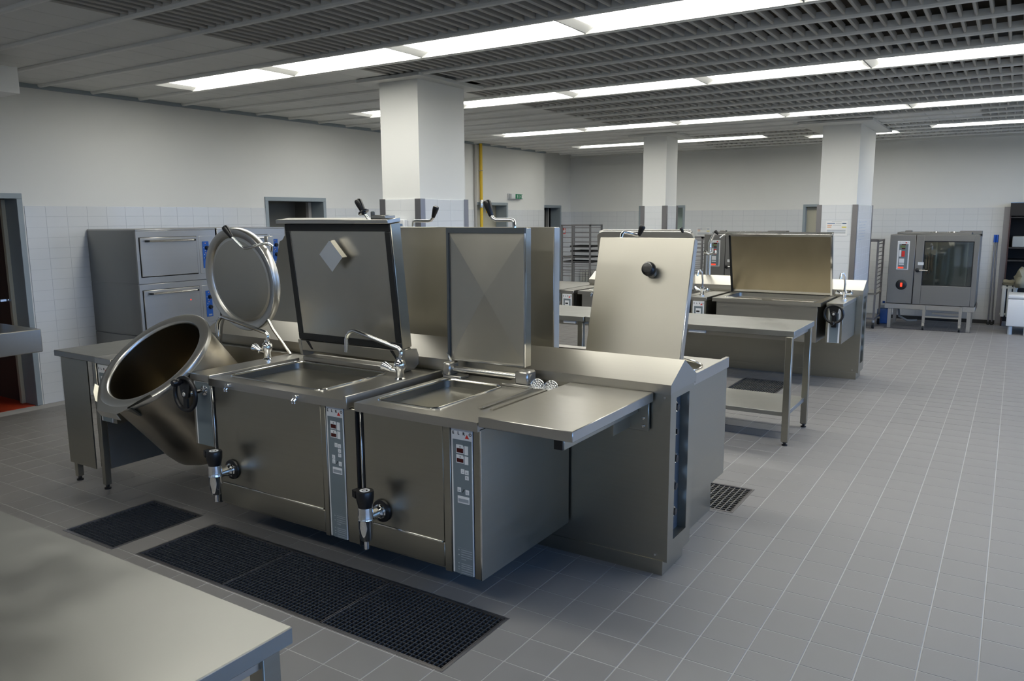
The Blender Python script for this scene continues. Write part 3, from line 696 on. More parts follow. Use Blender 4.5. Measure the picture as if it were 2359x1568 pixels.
# lid of the larger kettle: leans forward, black gasket frame, tray-like sheet, diamond steam cover
def leaned(bottom, top):
    """frame: u along +X, v up the lid, w out of its inner face (towards -Y)"""
    b0, t0 = Vector(bottom), Vector(top); v = (t0-b0); L = v.length; v.normalize(); u = Vector((1, 0, 0)); w = u.cross(v)
    m = Matrix(((u.x, v.x, -w.x, b0.x), (u.y, v.y, -w.y, b0.y), (u.z, v.z, -w.z, b0.z), (0, 0, 0, 1))); return m, L
def lmb(m): q = MB(); q.X = m; return q
X1, L1 = leaned((-3.690, 3.305, 1.033), (-3.690, 3.232, 1.737)); W1 = .828
lid = lmb(X1).box(0, W1, 0, L1, .012, .092, .004).build('lid', 'steel', k1)
b = lmb(X1)
g = .042
b.box(0, W1, L1-g, L1, 0, .012, .003).box(0, W1, 0, g, 0, .012, .003).box(0, g, g, L1-g, 0, .012, .003).box(W1-g, W1, g, L1-g, 0, .012, .003)
b.build('gasket', 'rubber', lid)
lmb(X1).box(g, W1-g, g, L1-g, .004, .0135).build('inner_sheet', 'lid', lid)
lmb(X1).box(-.055, W1+.004, L1+.002, L1+.026, -.016, .092, .003).build('top_flange', 'steel_top', lid)
for q in (.05, .60): lmb(X1).box(q, q+.016, L1-.002, L1+.014, -.008, .002).build('flange_clip', 'rubber', lid)
c = Vector((.408, .528, 0)); hd = .118
b = lmb(X1); b.poly([(c.x-.087, c.y+.008, -.048), (c.x-.002, c.y-.088, -.048), (c.x+.087, c.y-.006, -.048), (c.x+.004, c.y+.088, -.048)], (0, 0, .004))
b.poly([(c.x+.087, c.y-.006, -.048), (c.x+.004, c.y+.088, -.048), (c.x+.004, c.y+.088, -.012), (c.x+.087, c.y-.006, -.012)], (.003, .003, 0))
b.poly([(c.x-.087, c.y+.008, -.048), (c.x+.004, c.y+.088, -.048), (c.x+.004, c.y+.088, -.040), (c.x-.087, c.y+.008, -.040)], (-.003, .003, 0))
b.cyl((c.x, c.y, -.045), (c.x, c.y, .005), .018, n=14)
b.build('steam_cover', 'polish', lid)
lmb(X1).box(.0, W1, -.075, -.002, .004, .085, .006).build('hinge_beam', 'steel_h', lid)
for q in (.055, .735): lmb(X1).poly([(q, -.008, .0035), (q+.026, -.008, .0035), (q+.055, -.058, .0035), (q+.040, -.058, .0035)], (0, 0, -.0012)).build('hinge_slot', 'gap', lid)
b = MB(); hc = Vector((-2.862, 3.352, .965))
b.poly([(hc.x, hc.y-.048, 1.03), (hc.x, hc.y+.055, 1.03), (hc.x, hc.y+.072, .99), (hc.x, hc.y+.068, .94), (hc.x, hc.y+.03, .915), (hc.x, hc.y-.03, .93), (hc.x, hc.y-.05, .98)], (.024, 0, 0)).build('hinge_cheek', 'steel_dull', k1)
MB().poly([(-3.70, hc.y-.048, 1.03), (-3.70, hc.y+.055, 1.03), (-3.70, hc.y+.072, .99), (-3.70, hc.y+.068, .94), (-3.70, hc.y+.03, .915), (-3.70, hc.y-.03, .93)], (.022, 0, 0)).build('hinge_cheek', 'steel_dull', k1)
MB().box(-3.66, -2.87, 3.30, 3.40, .901, .93, .004).build('hinge_base', 'steel_dull', k1)
b = MB().tube([(-2.93, 3.25, 1.768), (-2.99, 3.245, 1.758), (-3.018, 3.24, 1.762), (-3.04, 3.235, 1.79)], .0085, 12)
b.build('lid_handle', 'chrome', lid)
b = MB(); grip(b, (-3.040, 3.235, 1.788), (-3.084, 3.225, 1.872), .014, .021); b.lathe((-3.045, 3.234, 1.797), (-.45, -.1, .85), [(0, 0), (.03, 0), (.032, .005), (.028, .012), (0, .012)], 22); b.build('handle_grip', 'black', lid)
MB().box(-3.005, -2.985, 3.24, 3.26, 1.765, 1.805, .004).build('lid_stop', 'seal', lid)
MB().box(-2.975, -2.875, 3.215, 3.30, 1.765, 1.785, .003).build('handle_bracket', 'steel_dull', lid)

# lid of the smaller kettle: upright, cross-folded sheet
X2, L2 = leaned((-2.611, 3.402, .992), (-2.611, 3.406, 1.715)); W2 = .502
lid2 = lmb(X2).box(0, W2, 0, L2, .012, .066, .003).build('lid', 'steel', k2)
b = lmb(X2); b.box(0, W2, L2-.028, L2, 0, .012).box(0, .014, 0, L2-.028, 0, .012).build('seal_strip', 'seal', lid2)
lmb(X2).box(W2-.006, W2, 0, L2-.028, 0, .012).box(0, W2, 0, .006, 0, .012).build('lid_edge', 'polish', lid2)
b = lmb(X2); bm = b.bm; q = [(.014, .006, .010), (W2-.006, .006, .010), (W2-.006, L2-.028, .010), (.014, L2-.028, .010)]; cc = (W2*.52, L2*.52, -.016)
vs = [bm.verts.new(p) for p in q]; cv = bm.verts.new(cc)
for i in range(4): bm.faces.new((vs[i], vs[(i+1) % 4], cv))
b._fin(vs+[cv]); sh = b.build('folded_sheet', 'lid', lid2)
for p in sh.data.polygons: p.use_smooth = False
MB().poly([(-2.612, 3.392, 1.03), (-2.60, 3.392, 1.02), (-2.545, 3.382, .95), (-2.56, 3.382, .94)], (0, .006, 0)).build('lid_gusset', 'polish', lid2)
b = MB().tube([(-2.192, 3.44, 1.712), (-2.193, 3.44, 1.742), (-2.199, 3.44, 1.751), (-2.212, 3.44, 1.755), (-2.305, 3.44, 1.755), (-2.325, 3.44, 1.762), (-2.336, 3.44, 1.780)], .0105, 12); b.build('lid_handle', 'chrome', lid2)
b = MB(); grip(b, (-2.334, 3.44, 1.774), (-2.366, 3.44, 1.858), .0135, .0215); b.build('handle_grip', 'black', lid2)
MB().cyl((-2.565, 3.37, .950), (-2.115, 3.37, .950), .0155, n=20).build('hinge_bar', 'polish', k2)
for (a, c) in ((-2.600, -2.550), (-2.130, -2.052)):
    MB().box(a, c, 3.335, 3.425, .915, .985, .008).build('hinge_block', 'steel_top', k2)
MB().cyl((-2.052, 3.375, .945), (-2.046, 3.375, .945), .022, n=24).build('hinge_pin', 'steel_dull', k2)
MB().box(-2.602, -2.480, 3.34, 3.42, .900, .916, .003).build('hinge_base', 'steel_top', k2)
MB().box(-2.205, -2.040, 3.33, 3.44, .900, .916, .003).build('hinge_base', 'steel_top', k2)

# ---- round tilting kettle, tipped forward, between its two consoles
KX, KC, TILT = -4.29, Vector((-4.29, 2.708, .945)), math.radians(39.7)
kn = Vector((0, -math.sin(TILT), math.cos(TILT))); kv = Vector((0, -math.cos(TILT), -math.sin(TILT))); ku = Vector((1, 0, 0))
t = thing('tilting_kettle', (KX, 3.05, 0), 'round tilting kettle tipped forward with pouring lip and round lid', 'kettle')
MB().lathe(KC, kn, [(.352, -.035), (.350, -.10), (.346, -.55), (.335, -.625), (.30, -.675), (.22, -.695), (0, -.70)], 72, u=kv).build('body', 'steel_stain', t)
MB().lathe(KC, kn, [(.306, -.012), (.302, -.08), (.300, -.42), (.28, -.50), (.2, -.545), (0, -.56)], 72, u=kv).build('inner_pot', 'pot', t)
MB().lathe(KC, kn, [(.352, -.038), (.368, -.030), (.3735, -.014), (.370, 0), (.360, .006), (.322, .004), (.312, .002), (.306, -.006), (.305, -.016)], 96, u=kv).build('rim', 'satin', t)
Kp = lambda u, v, h=0: KC+ku*u+kv*v+kn*h
ch = []
for i in range(15):
    a = -.80+1.60*i/14; ch.append((.362*math.sin(a), .362*math.cos(a)))
lp = ch+[(.215, .305), (.095, .405), (-.095, .405), (-.215, .305)]
MB().poly([Kp(u, v, .003) for u, v in lp], tuple(kn*-.005)).build('pouring_lip', 'satin', t)
MB().poly([Kp(-.100, .405, .003), Kp(.100, .405, .003), Kp(.100, .412, -.045), Kp(-.100, .412, -.045)], tuple(kv*.003)).build('lip_apron', 'satin', t)
for s in (-1, 1):
    MB().poly([Kp(s*.262, .252, 0), Kp(s*.205, .310, 0), Kp(s*.150, .358, 0), Kp(s*.160, .358, .014), Kp(s*.222, .312, .026), Kp(s*.276, .256, .028)], (s*.003, 0, 0)).build('lip_cheek', 'steel', t)
MB().poly([Kp(-.16, .350, -.006), Kp(.16, .350, -.006), Kp(.14, .335, -.10), Kp(-.14, .335, -.10)], tuple(kv*-.01)).build('lip_support', 'steel', t)
MB().cyl((KX+.34, 3.03, .60), (-3.87, 3.03, .60), .05, n=24).cyl((KX-.34, 3.03, .60), (-4.73, 3.03, .60), .05, n=24).build('trunnion', 'steel_dull', t)
# consoles
for (a, c, nm) in ((-3.925, -3.708, 0), (-4.905, -4.722, 1)):
    MB().box(a+.006, c-.002, 2.700, 3.470, .485, .862).build('console', 'steel', t)
    MB().box(a, c, 2.690, 3.468, .862, .902, .003).build('console_top', 'steel_top', t)
plain = MB().box(-3.898, -3.752, 2.695, 2.700, .487, .858, .001).build('control_panel', 'white', t)
MB().box(-3.884, -3.754, 2.693, 2.695, .488, .856).build('keypad', 'membrane', plain)
st = MB().box(-4.882, -4.765, 2.694, 2.700, .488, .858, .001).build('control_panel', 'white', t)
MB().box(-4.868, -4.769, 2.692, 2.694, .489, .806).build('keypad', 'membrane', st)
for ch_, x in (('E', -4.870), ('L', -4.842), ('R', -4.812), ('O', -4.778)): text(ch_, .0185, (x, 2.6936, .832), FRONT, 'ink', st, bold=.0006)
MB().poly([(-4.806, 2.693, .813), (-4.784, 2.693, .813), (-4.795, 2.693, .832)], (0, .0008, 0)).build('triangle_mark', 'red', st)
MB().box(-4.85, -4.81, 2.6905, 2.692, .745, .785).box(-4.80, -4.78, 2.6905, 2.692, .745, .785).build('key', 'white', st)
MB().lathe((-3.800, 2.700, .812), (0, -1, 0), [(0, 0), (.030, 0), (.028, .012), (.014, .016), (.013, .12), (0, .12)], 24).build('crank_shaft', 'chrome', t)
hw = handwheel(t, -3.798, 2.580, .815, .103, knob=(-.15, .85))
MB().box(-4.72, -3.93, 3.43, 3.468, .78, .905, .004).build('rear_bridge', 'steel_h', t)
swivel_tap(t, -3.865, 3.20, .902, -4.335, 1.142, 1.015)
# round lid
LC = Vector((KX, 3.357, 1.37)); lt = math.radians(96.1); ln = Vector((0, -math.sin(lt), math.cos(lt)))
ld = MB().lathe(LC, ln, [(0, -.062), (.20, -.060), (.31, -.052), (.338, -.046), (.3405, -.040), (.3405, 0), (.336, .006), (.300, .004), (.288, -.004), (.283, -.012), (.276, -.010), (.262, -.0085)], 96).build('lid', 'satin', t)
MB().lathe(LC, ln, [(.264, -.0085), (.20, -.006), (.1, -.004), (0, -.003)], 64).build('inner_sheet', 'lid', ld)
MB().tube([(-3.935, 3.335, 1.570), (-3.900, 3.31, 1.602), (-3.910, 3.29, 1.618), (-3.925, 3.28, 1.617), (-4.060, 3.25, 1.587), (-4.085, 3.245, 1.586), (-4.102, 3.24, 1.596), (-4.170, 3.225, 1.655)], .0085, 12).build('lid_handle', 'chrome', ld)
b = MB(); grip(b, (-4.168, 3.225, 1.653), (-4.225, 3.215, 1.722), .0135, .0215); b.build('handle_grip', 'black', ld)
MB().box(-4.02, -3.985, 3.35, 3.40, 1.60, 1.66, .004).build('handle_bracket', 'steel_dull', ld)
MB().tube([(-4.063, 3.385, 1.120), (-4.02, 3.385, 1.06), (-3.883, 3.40, .905)], .010, 12).build('lid_arm', 'polish', t)
MB().tube([(-4.503, 3.385, 1.120), (-4.54, 3.385, 1.04), (-4.585, 3.40, .905)], .008, 12).build('lid_arm', 'steel_dull', t)

# ---- narrow end table left of the round kettle
t = thing('end_table', (-5.16, 3.08, 0), 'narrow stainless side table with closed panel at the end of the block', 'table')
MB().box(-5.42, -4.912, 2.702, 3.475, .862, .902, .003).build('tabletop', 'steel_scratch', t)
MB().box(-5.352, -5.035, 2.708, 2.7155, .130, .860).build('front_panel', 'steel', t)
MB().box(-4.955, -4.945, 2.76, 3.46, .135, .862).build('side_panel', 'steel_dull', t)
MB().box(-5.03, -4.99, 2.74, 2.76, .14, .86).build('gap_panel', 'gap', t)
for x, y in ((-5.322, 2.716), (-4.985, 2.716), (-5.322, 3.42), (-4.985, 3.42)):
    l = MB().box(x, x+.040, y, y+.040, .03, .862, .003).build('leg', 'steel', t)
    MB().lathe((x+.02, y+.02, 0), (0, 0, 1), [(0, 0), (.022, 0), (.022, .010), (.012, .014), (.012, .032), (0, .032)], 14).build('foot', 'black', l)

# ---- fold-out shelf at the right end, and its bracket
t = thing('folding_shelf', (-1.65, 3.05, .735), 'stainless fold-out shelf hooked on beside the smaller kettle', 'shelf')
MB().box(-1.876, -1.418, 2.646, 3.468, .883, .929, .003).build('shelf_top', 'steel_top', t)
MB().box(-1.530, -1.486, 2.700, 3.45, .826, .883, .003).build('support_tube', 'steel', t)
MB().box(-1.528, -1.488, 2.690, 2.702, .830, .880).build('end_cap', 'black', t)
MB().box(-1.545, -1.435, 3.452, 3.470, .735, .883, .002).box(-1.545, -1.530, 3.26, 3.455, .745, .84).build('bracket', 'steel', t)
for x, z in ((-1.46, .80), (-1.46, .76)): MB().lathe((x, 3.452, z), (0, -1, 0), [(0, 0), (.009, 0), (.007, .006), (0, .007)], 12).build('bolt', 'polish', t)

# ---- two perforated skimmers
def skimmer(x, y0, xe, label, z=.905):
    t = thing('skimmer', (x, y0, z), label, 'skimmer', 'perforated skimmers beside the small basin')
    d = Vector((xe-x, 3.30-y0, 0)); n = Vector((-d.y, d.x, 0)).normalized()*.009
    a, c = Vector((x, y0, z)), Vector((xe, 3.30, z+.004))
    MB().poly([a+n, a-n, c-n, c+n], (0, 0, .008)).build('handle', 'steel_h', t)
    # blade: bent-up perforated disc
    b = MB(); bm = b.bm; cx, cy, cz = xe, 3.352, z+.006; e1 = Vector((1, 0, 0)); e2 = Vector((0, .25, .97)); e3 = Vector((0, 1, -.02)); R = .044
    rr = [0, .006, .012, .0165, .022, .0265, .032, .0365, R]; nseg = 40; rings = []
    for r in rr[1:]: rings.append([bm.verts.new(Vector((cx, cy, cz))+(e1*math.cos(2*PI*j/nseg)+(e2 if j <= nseg//2 else e3)*math.sin(2*PI*j/nseg))*r) for j in range(nseg)])
    c0 = bm.verts.new((cx, cy, cz))
    for j in range(nseg): bm.faces.new((c0, rings[0][j], rings[0][(j+1) % nseg]))
    for i in range(len(rings)-1):
        for j in range(nseg):
            hole = (i % 2 == 1) and ((j+i) % (4 if i < 3 else 3) in (0, 1))
            if not hole: bm.faces.new((rings[i][j], rings[i+1][j], rings[i+1][(j+1) % nseg], rings[i][(j+1) % nseg]))
    bl = b.build('blade', 'chrome', t)
    md = bl.modifiers.new('thickness', 'SOLIDIFY'); md.thickness = .0012
skimmer(-2.008, 2.855, -2.003, 'perforated skimmer lying nearer the small kettle basin'); skimmer(-1.938, 2.840, -1.922, 'perforated skimmer lying along the edge of the fold-out shelf', .905)

# ================================================================ BACK ROW OF THE MAIN BLOCK (faces away, seen over the spine)
def back_body(t, x0, x1):
    MB().box(x0+.01, x1-.01, 3.83, 4.63, .185, .865).build('body', 'steel', t)
# large pan with upright lid
t = thing('braising_pan', (-2.78, 4.23, .18), 'large pan whose tall plain lid stands behind the two square kettles', 'pan')
back_body(t, -3.42, -2.16); lp = rrect(-3.33, -2.25, 3.98, 4.56, .06)
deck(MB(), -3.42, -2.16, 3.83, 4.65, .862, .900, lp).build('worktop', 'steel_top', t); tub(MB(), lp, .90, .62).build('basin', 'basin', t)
XB, LB = leaned((-3.38, 3.848, 1.0), (-3.38, 3.852, 1.712)); WB = 1.19
lid = lmb(XB).box(0, WB, 0, LB, 0, .064, .003).build('lid', 'lid', t)
lmb(XB).box(WB, WB+.0015, .004, LB-.004, .002, .062).build('lid_side', 'steel_top', lid)
MB().tube([(-3.251, 3.90, 1.705), (-3.250, 3.90, 1.735), (-3.244, 3.90, 1.746), (-3.230, 3.90, 1.750), (-3.130, 3.90, 1.747), (-3.105, 3.90, 1.752), (-3.088, 3.90, 1.772)], .0095, 12).build('lid_handle', 'chrome', lid)
b = MB(); grip(b, (-3.088, 3.90, 1.770), (-3.060, 3.90, 1.840), .012, .0195); b.build('handle_grip', 'black', lid)
for x in (-3.30, -2.30): MB().box(x-.04, x+.04, 3.84, 3.93, .90, 1.01, .005).build('hinge_block', 'steel_dull', t)
# kettle with leaning lid and black valve knob
t = thing('round_kettle', (-1.74, 4.24, .18), 'kettle with round pot and leaning lid with black valve knob, at the block end', 'kettle')
back_body(t, -2.15, -1.42)
lp = circle(-1.735, 4.275, .262)
deck(MB(), -2.15, -1.42, 3.83, 4.65, .866, .900, lp).build('worktop', 'steel_top', t); tub(MB(), lp, .902, .45).build('basin', 'basin', t)
MB().tube([(p[0], p[1], .903) for p in lp], .008, 8, closed=True).build('basin_rim', 'polish', t)
MB().box(-1.440, -1.418, 3.835, 4.655, .855, .920, .002).build('worktop_upstand', 'steel_top', t)
MB().box(-1.432, -1.424, 3.83, 4.64, .19, .866).build('side_panel', 'steel', t)
MB().box(-1.50, -1.445, 3.83, 4.47, 0, .19).build('plinth', 'steel', t)
XC, LCc = leaned((-2.017, 3.902, .985), (-2.019, 4.089, 1.652)); WC = .563
lid = lmb(XC).box(0, WC, 0, LCc, 0, .050, .003).build('lid', 'lid', t)
lmb(XC).box(WC, WC+.0015, .004, LCc-.004, .002, .048).build('lid_side', 'polish', lid)
q0 = Vector((.345, .505, 0))
lmb(XC).cyl((q0.x, q0.y-.012, -.002), (q0.x, q0.y, -.045), .030, .028, 24).build('valve_stem', 'steel_dull', lid)
lmb(XC).lathe((q0.x, q0.y, -.040), (0, 0, -1), [(0, 0), (.038, 0), (.040, .012), (.038, .026), (.030, .032), (.026, .038), (.012, .040), (0, .040)], 28).build('valve_knob', 'black', lid)
MB().tube([(-1.908, 4.13, 1.640), (-1.907, 4.14, 1.668), (-1.900, 4.15, 1.680), (-1.870, 4.17, 1.674), (-1.835, 4.19, 1.662), (-1.822, 4.195, 1.668)], .0095, 12).build('lid_handle', 'chrome', lid)
b = MB(); grip(b, (-1.824, 4.19, 1.660), (-1.800, 4.19, 1.718), .011, .018); b.build('handle_grip', 'black', lid)
MB().box(-1.99, -1.49, 3.86, 3.95, .90, .985, .006).build('hinge_block', 'steel_dull', t)
# far kettle of the back row
t = thing('boiling_kettle', (-4.2, 4.24, .18), 'kettle whose plain lid rises behind the round lid', 'kettle')
back_body(t, -4.90, -3.44)
deck(MB(), -4.90, -3.44, 3.83, 4.65, .866, .900, rrect(-4.6, -4.0, 3.98, 4.5, .05)).build('worktop', 'steel_top', t)
tub(MB(), rrect(-4.6, -4.0, 3.98, 4.5, .05), .90, .5).build('basin', 'basin', t)
XA, LA = leaned((-4.70, 3.902, .985), (-4.70, 4.075, 1.640)); WA = .92
b = lmb(XA); b.poly([(0, 0, 0), (WA, 0, 0), (WA, LA, 0), (.045, LA, 0), (.030, LA-.03, 0), (0, LA-.045, 0)], (0, 0, .05)); lid = b.build('lid', 'lid', t)
MB().box(-4.68, -3.90, 3.86, 3.95, .90, .985, .006).build('hinge_block', 'steel_dull', t)

# ================================================================ SECOND COOKING BLOCK
spine('service_spine', -4.60, -1.335, 9.02, 'pitched stainless service spine of the farther cooking block')
def pan(x0, x1, label, lid_x, lid_b, lid_t, inner, round_top=False):
    t = thing('tilting_pan', ((x0+x1)/2, 8.6, .48), label, 'pan')
    lp = rrect(x0+.085, x1-.075, 8.30, 8.90, .04)
    deck(MB(), x0, x1, 8.195, 9.0, .862, .900, lp).build('worktop', 'steel_top', t); tub(MB(), lp, .902, .62).build('basin', 'basin', t)
    m = (x0+x1)/2
    MB().tube([(x0+.10, 8.30, .903), (m-.05, 8.30, .903)], .006, 8).tube([(m+.05, 8.30, .903), (x1-.09, 8.30, .903)], .006, 8).build('basin_rim', 'polish', t)
    MB().box(x0+.035, x1-.035, 8.235, 8.97, .49, .862, .003).build('body', 'steel_top', t)
    Xm, Lm = leaned((lid_x[0], *lid_b), (lid_x[0], *lid_t)); W = lid_x[1]-lid_x[0]
    if round_top:
        pts = [(0, 0, 0), (W, 0, 0)]+[(W-.10+.10*math.cos(a), Lm-.05+.05*math.sin(a), 0) for a in [PI/2*i/5 for i in range(6)]]+[(.10+.10*math.cos(a), Lm-.05+.05*math.sin(a), 0) for a in [PI/2+PI/2*i/5 for i in range(6)]]
        b = lmb(Xm); b.poly(pts, (0, 0, .06)); lid = b.build('lid', 'steel_top', t)
        lmb(Xm).tube([(.03, Lm-.02, .03), (.09, Lm, .03), (W-.09, Lm, .03), (W-.03, Lm-.02, .03)], .030, 14).build('rolled_edge', 'satin', lid)
    else:
        lid = lmb(Xm).box(0, W, 0, Lm, .012, .05, .003).build('lid', 'steel_top', t)
        lmb(Xm).box(.022, W-.018, .03, Lm-.018, .006, .014).build('inner_sheet', inner, lid)
        b = lmb(Xm); b.box(0, .022, 0, Lm, 0, .014).build('lid_seal', 'gap', lid)
        lmb(Xm).box(W-.018, W, 0, Lm, 0, .014).box(.022, W, Lm-.018, Lm, 0, .014).build('lid_edge', 'polish', lid)
        lmb(Xm).box(-.03, W+.006, Lm, Lm+.022, -.03, .05, .004).build('top_flange', 'polish', lid)
    return t, lid
tp, lid = pan(-2.705, -1.597, 'rectangular tilting pan with brown-stained open lid on the farther block', (-2.735, -1.632), (8.95, .905), (8.78, 1.557), 'steel_brown')
MB().tube([(-2.74, 8.84, 1.555), (-2.80, 8.82, 1.555), (-2.84, 8.80, 1.52)], .008, 10).build('lid_handle', 'chrome', lid)
b = MB(); grip(b, (-2.86, 8.80, 1.56), (-2.90, 8.80, 1.60), .012, .02); b.build('handle_grip', 'black', lid)
tp2, lid2b = pan(-4.335, -2.955, 'pan on the farther block with round-cornered lid, mostly behind the leaning lid', (-4.42, -3.18), (8.94, .905), (8.86, 1.578), 'steel_top', True)
MB().tube([(-3.32, 8.88, 1.575), (-3.27, 8.87, 1.60), (-3.20, 8.86, 1.605)], .009, 10).build('lid_handle', 'chrome', lid2b)
b = MB(); grip(b, (-3.30, 8.86, 1.575), (-3.325, 8.85, 1.635), .014, .02); b.build('handle_grip', 'black', lid2b)
for x in (-4.15,): MB().box(x-.016, x+.016, 8.185, 8.20, .868, .888, .003).tube([(x, 8.19, .872), (x, 8.175, .862), (x, 8.177, .845)], .007, 8).build('hook', 'chrome', tp2)
def console2(x0, x1, label, wheel=False, tap=None):
    t = thing('control_console', ((x0+x1)/2, 8.65, .48), label, 'console')
    MB().box(x0, x1, 8.27, 9.004, .49, .862, .002).build('body', 'steel', t)
    MB().box(x0-.004, x1+.004, 8.20 if not wheel else 8.27, 9.004, .862, .900, .003).build('console_top', 'steel_top', t)
    if not wheel:
        MB().box(x0, x1, 8.205, 8.27, .49, .862).build('front', 'steel', t)
    yy = 8.205 if not wheel else 8.27
    w = x1-x0; c = MB().box(x0+.022, x1-.022, yy-.006, yy, .50, .855).build('control_panel', 'white', t)
    MB().box(x0+.038, x1-.036, yy-.0075, yy-.006, .502, .800).build('keypad', 'membrane', c)
    if not wheel:
        for ch, f in (('E', .22), ('L', .40), ('R', .58), ('O', .80)): text(ch, .022, (x0+w*f, yy-.0066, .830), FRONT, 'ink', c, bold=.0004)
        MB().poly([(x0+w*.62, yy-.007, .812), (x0+w*.78, yy-.007, .812), (x0+w*.70, yy-.007, .834)], (0, .0008, 0)).build('triangle_mark', 'red', c)
        MB().box(x0+w*.34, x0+w*.68, yy-.009, yy-.0075, .70, .778).build('display', 'white', c)
        MB().box(x0+w*.38, x0+w*.60, yy-.0098, yy-.009, .735, .752).build('display_window', 'ink', c)
        MB().box(x0+w*.34, x0+w*.68, yy-.009, yy-.0075, .635, .69).build('key', 'white', c)
    else:
        MB().box(x0+.060, x0+.108, yy-.05, yy-.006, .66, .862, .003).build('crank_bearing', 'black', t)
        handwheel(t, (x0+x1)/2+.004, yy-.055, .797, .100, knob=(.0, -1.08))
    if tap: cross_tap(t, tap[0], tap[1], .90, tap[2])
    return t
console2(-2.942, -2.772, 'control console with chrome mixer tap between the two pans of the farther block', tap=(-2.875, 8.36, 1.18))
c2 = console2(-1.553, -1.397, 'console with black handwheel and mixer tap at the farther block end', True, tap=(-1.462, 8.66, 1.175))
console2(-4.567, -4.397, 'control console left of the round-cornered lid on the farther block')
for (a, c, o) in ((-2.772, -2.705, tp), (-1.597, -1.553, tp), (-4.397, -4.335, tp2)): MB().box(a+.003, c-.003, 8.62, 9.01, .49, .88).build('joint_gap', 'gap', o)
t = thing('pole_mixer', (-3.09, 9.19, 1.05), 'tall chrome pole mixer rising from the farther spine', 'tap')
MB().cyl((-3.085, 9.20, 1.06), (-3.085, 9.20, 1.40), .016, n=16).cyl((-3.12, 9.20, 1.06), (-3.12, 9.20, 1.30), .011, n=12).build('pole', 'chrome', t)
MB().tube([(-3.085, 9.20, 1.40), (-3.09, 9.20, 1.445), (-3.06, 9.18, 1.50), (-3.02, 9.16, 1.572)], .017, 14).build('spout', 'chrome', t)
for s, x in ((-1, -3.125), (1, -3.02)):
    MB().cyl((-3.085, 9.19, 1.315), (x, 9.17, 1.335), .012, n=12).lathe((x-s*.01, 9.175, 1.333), (s, -.1, .4), [(0, 0), (.018, 0), (.024, .02), (.024, .035), (0, .04)], 9).build('tap_handle', 'chrome', t)
# flat worktop at the far left end of the second block
t = thing('flat_worktop', (-5.3, 8.8, 0), 'flat stainless worktop at the far end of the second cooking block', 'worktop')
MB().box(-6.05, -4.602, 8.17, 9.36, .860, .900, .003).build('worktop', 'steel_dull', t)
for x in (-6.0, -4.72):
    for y in (8.24, 9.25): MB().box(x, x+.045, y, y+.045, 0, .86).build('leg', 'steel', t)

# ================================================================ TABLES
def work_table(x0, x1, y0, y1, z, label, shelf=None, legs=None, thick=.045, name='work_table', top='steel_scratch', label_plate=None, lw=.05, rail=True):
    t = thing(name, ((x0+x1)/2, (y0+y1)/2, 0), label, 'table')
    MB().box(x0, x1, y0, y1, z-thick, z, .003).build('tabletop', top, t)
    if rail: MB().box(x0+.05, x1-.05, y0+.03, y0+.055, z-thick-.035, z-thick).box(x0+.05, x1-.05, y1-.055, y1-.03, z-thick-.035, z-thick).box(x0+.03, x0+.055, y0+.05, y1-.05, z-thick-.035, z-thick).box(x1-.055, x1-.03, y0+.05, y1-.05, z-thick-.035, z-thick).build('under_frame', 'steel_top', t)
    for (x, y) in legs or ((x0+.02, y0+.02), (x1-.02-lw, y0+.02), (x0+.02, y1-.02-lw), (x1-.02-lw, y1-.02-lw)):
        l = MB().box(x, x+lw, y, y+lw, .032, z-thick, .003).build('leg', 'steel', t)
        MB().lathe((x+lw/2, y+lw/2, 0), (0, 0, 1), [(0, 0), (.022, 0), (.022, .010), (.011, .014), (.011, .022), (.022, .026), (.022, .034), (0, .034)], 14).build('foot', 'black', l)
    if shelf: MB().box(x0+.04, x1-.035, y0+.035, y1-.035, shelf-.035, shelf, .003).build('shelf', 'steel_scratch', t)
    if label_plate: MB().box(label_plate[0], label_plate[1], y0+.012, y0+.03, z-thick-.022, z-thick-.002).build('frame_bracket', 'white', t)
    return t
work_table(-3.142, -1.363, 6.085, 6.79, .90, 'stainless work table with undershelf between the two cooking blocks', .255, label_plate=(-2.20, -2.06), legs=((-1.42, 6.06), (-1.42, 6.70), (-3.12, 6.10), (-3.12, 6.70)))
work_table(-4.95, -3.152, 6.07, 6.78, .90, 'stainless work table end to end with the undershelf table, mostly hidden', None, label_plate=(-3.36, -3.24))
work_table(-3.45, -1.250, .30, 1.062, .90, 'near stainless work table in the lower left corner', None, thick=.040, lw=.048)
t = thing('deep_counter', (-7.1, 2.4, 0), 'stainless counter with deep apron in front of the red-floored doorway', 'counter')
MB().box(-7.34, -6.592, 1.2, 3.205, .712, .900, .006).build('counter_body', 'steel_top', t)
for x, y in ((-7.28, 1.3), (-6.72, 1.3), (-7.28, 2.55), (-6.72, 2.55)): MB().box(x, x+.05, y, y+.05, 0, .715).build('leg', 'steel', t)
t = thing('exhaust_hood', (-7.0, 2.4, 2.72), 'pale box hung under the ceiling above the deep counter', 'hood')
MB().box(-7.34, -6.592, 1.2, 3.228, 2.735, 2.935, .004).build('casing', 'refl', t)
for y in (1.5, 2.9): MB().cyl((-7.0, y, 2.93), (-7.0, y, 3.3), .012, n=10).build('hanger', 'steel', t)

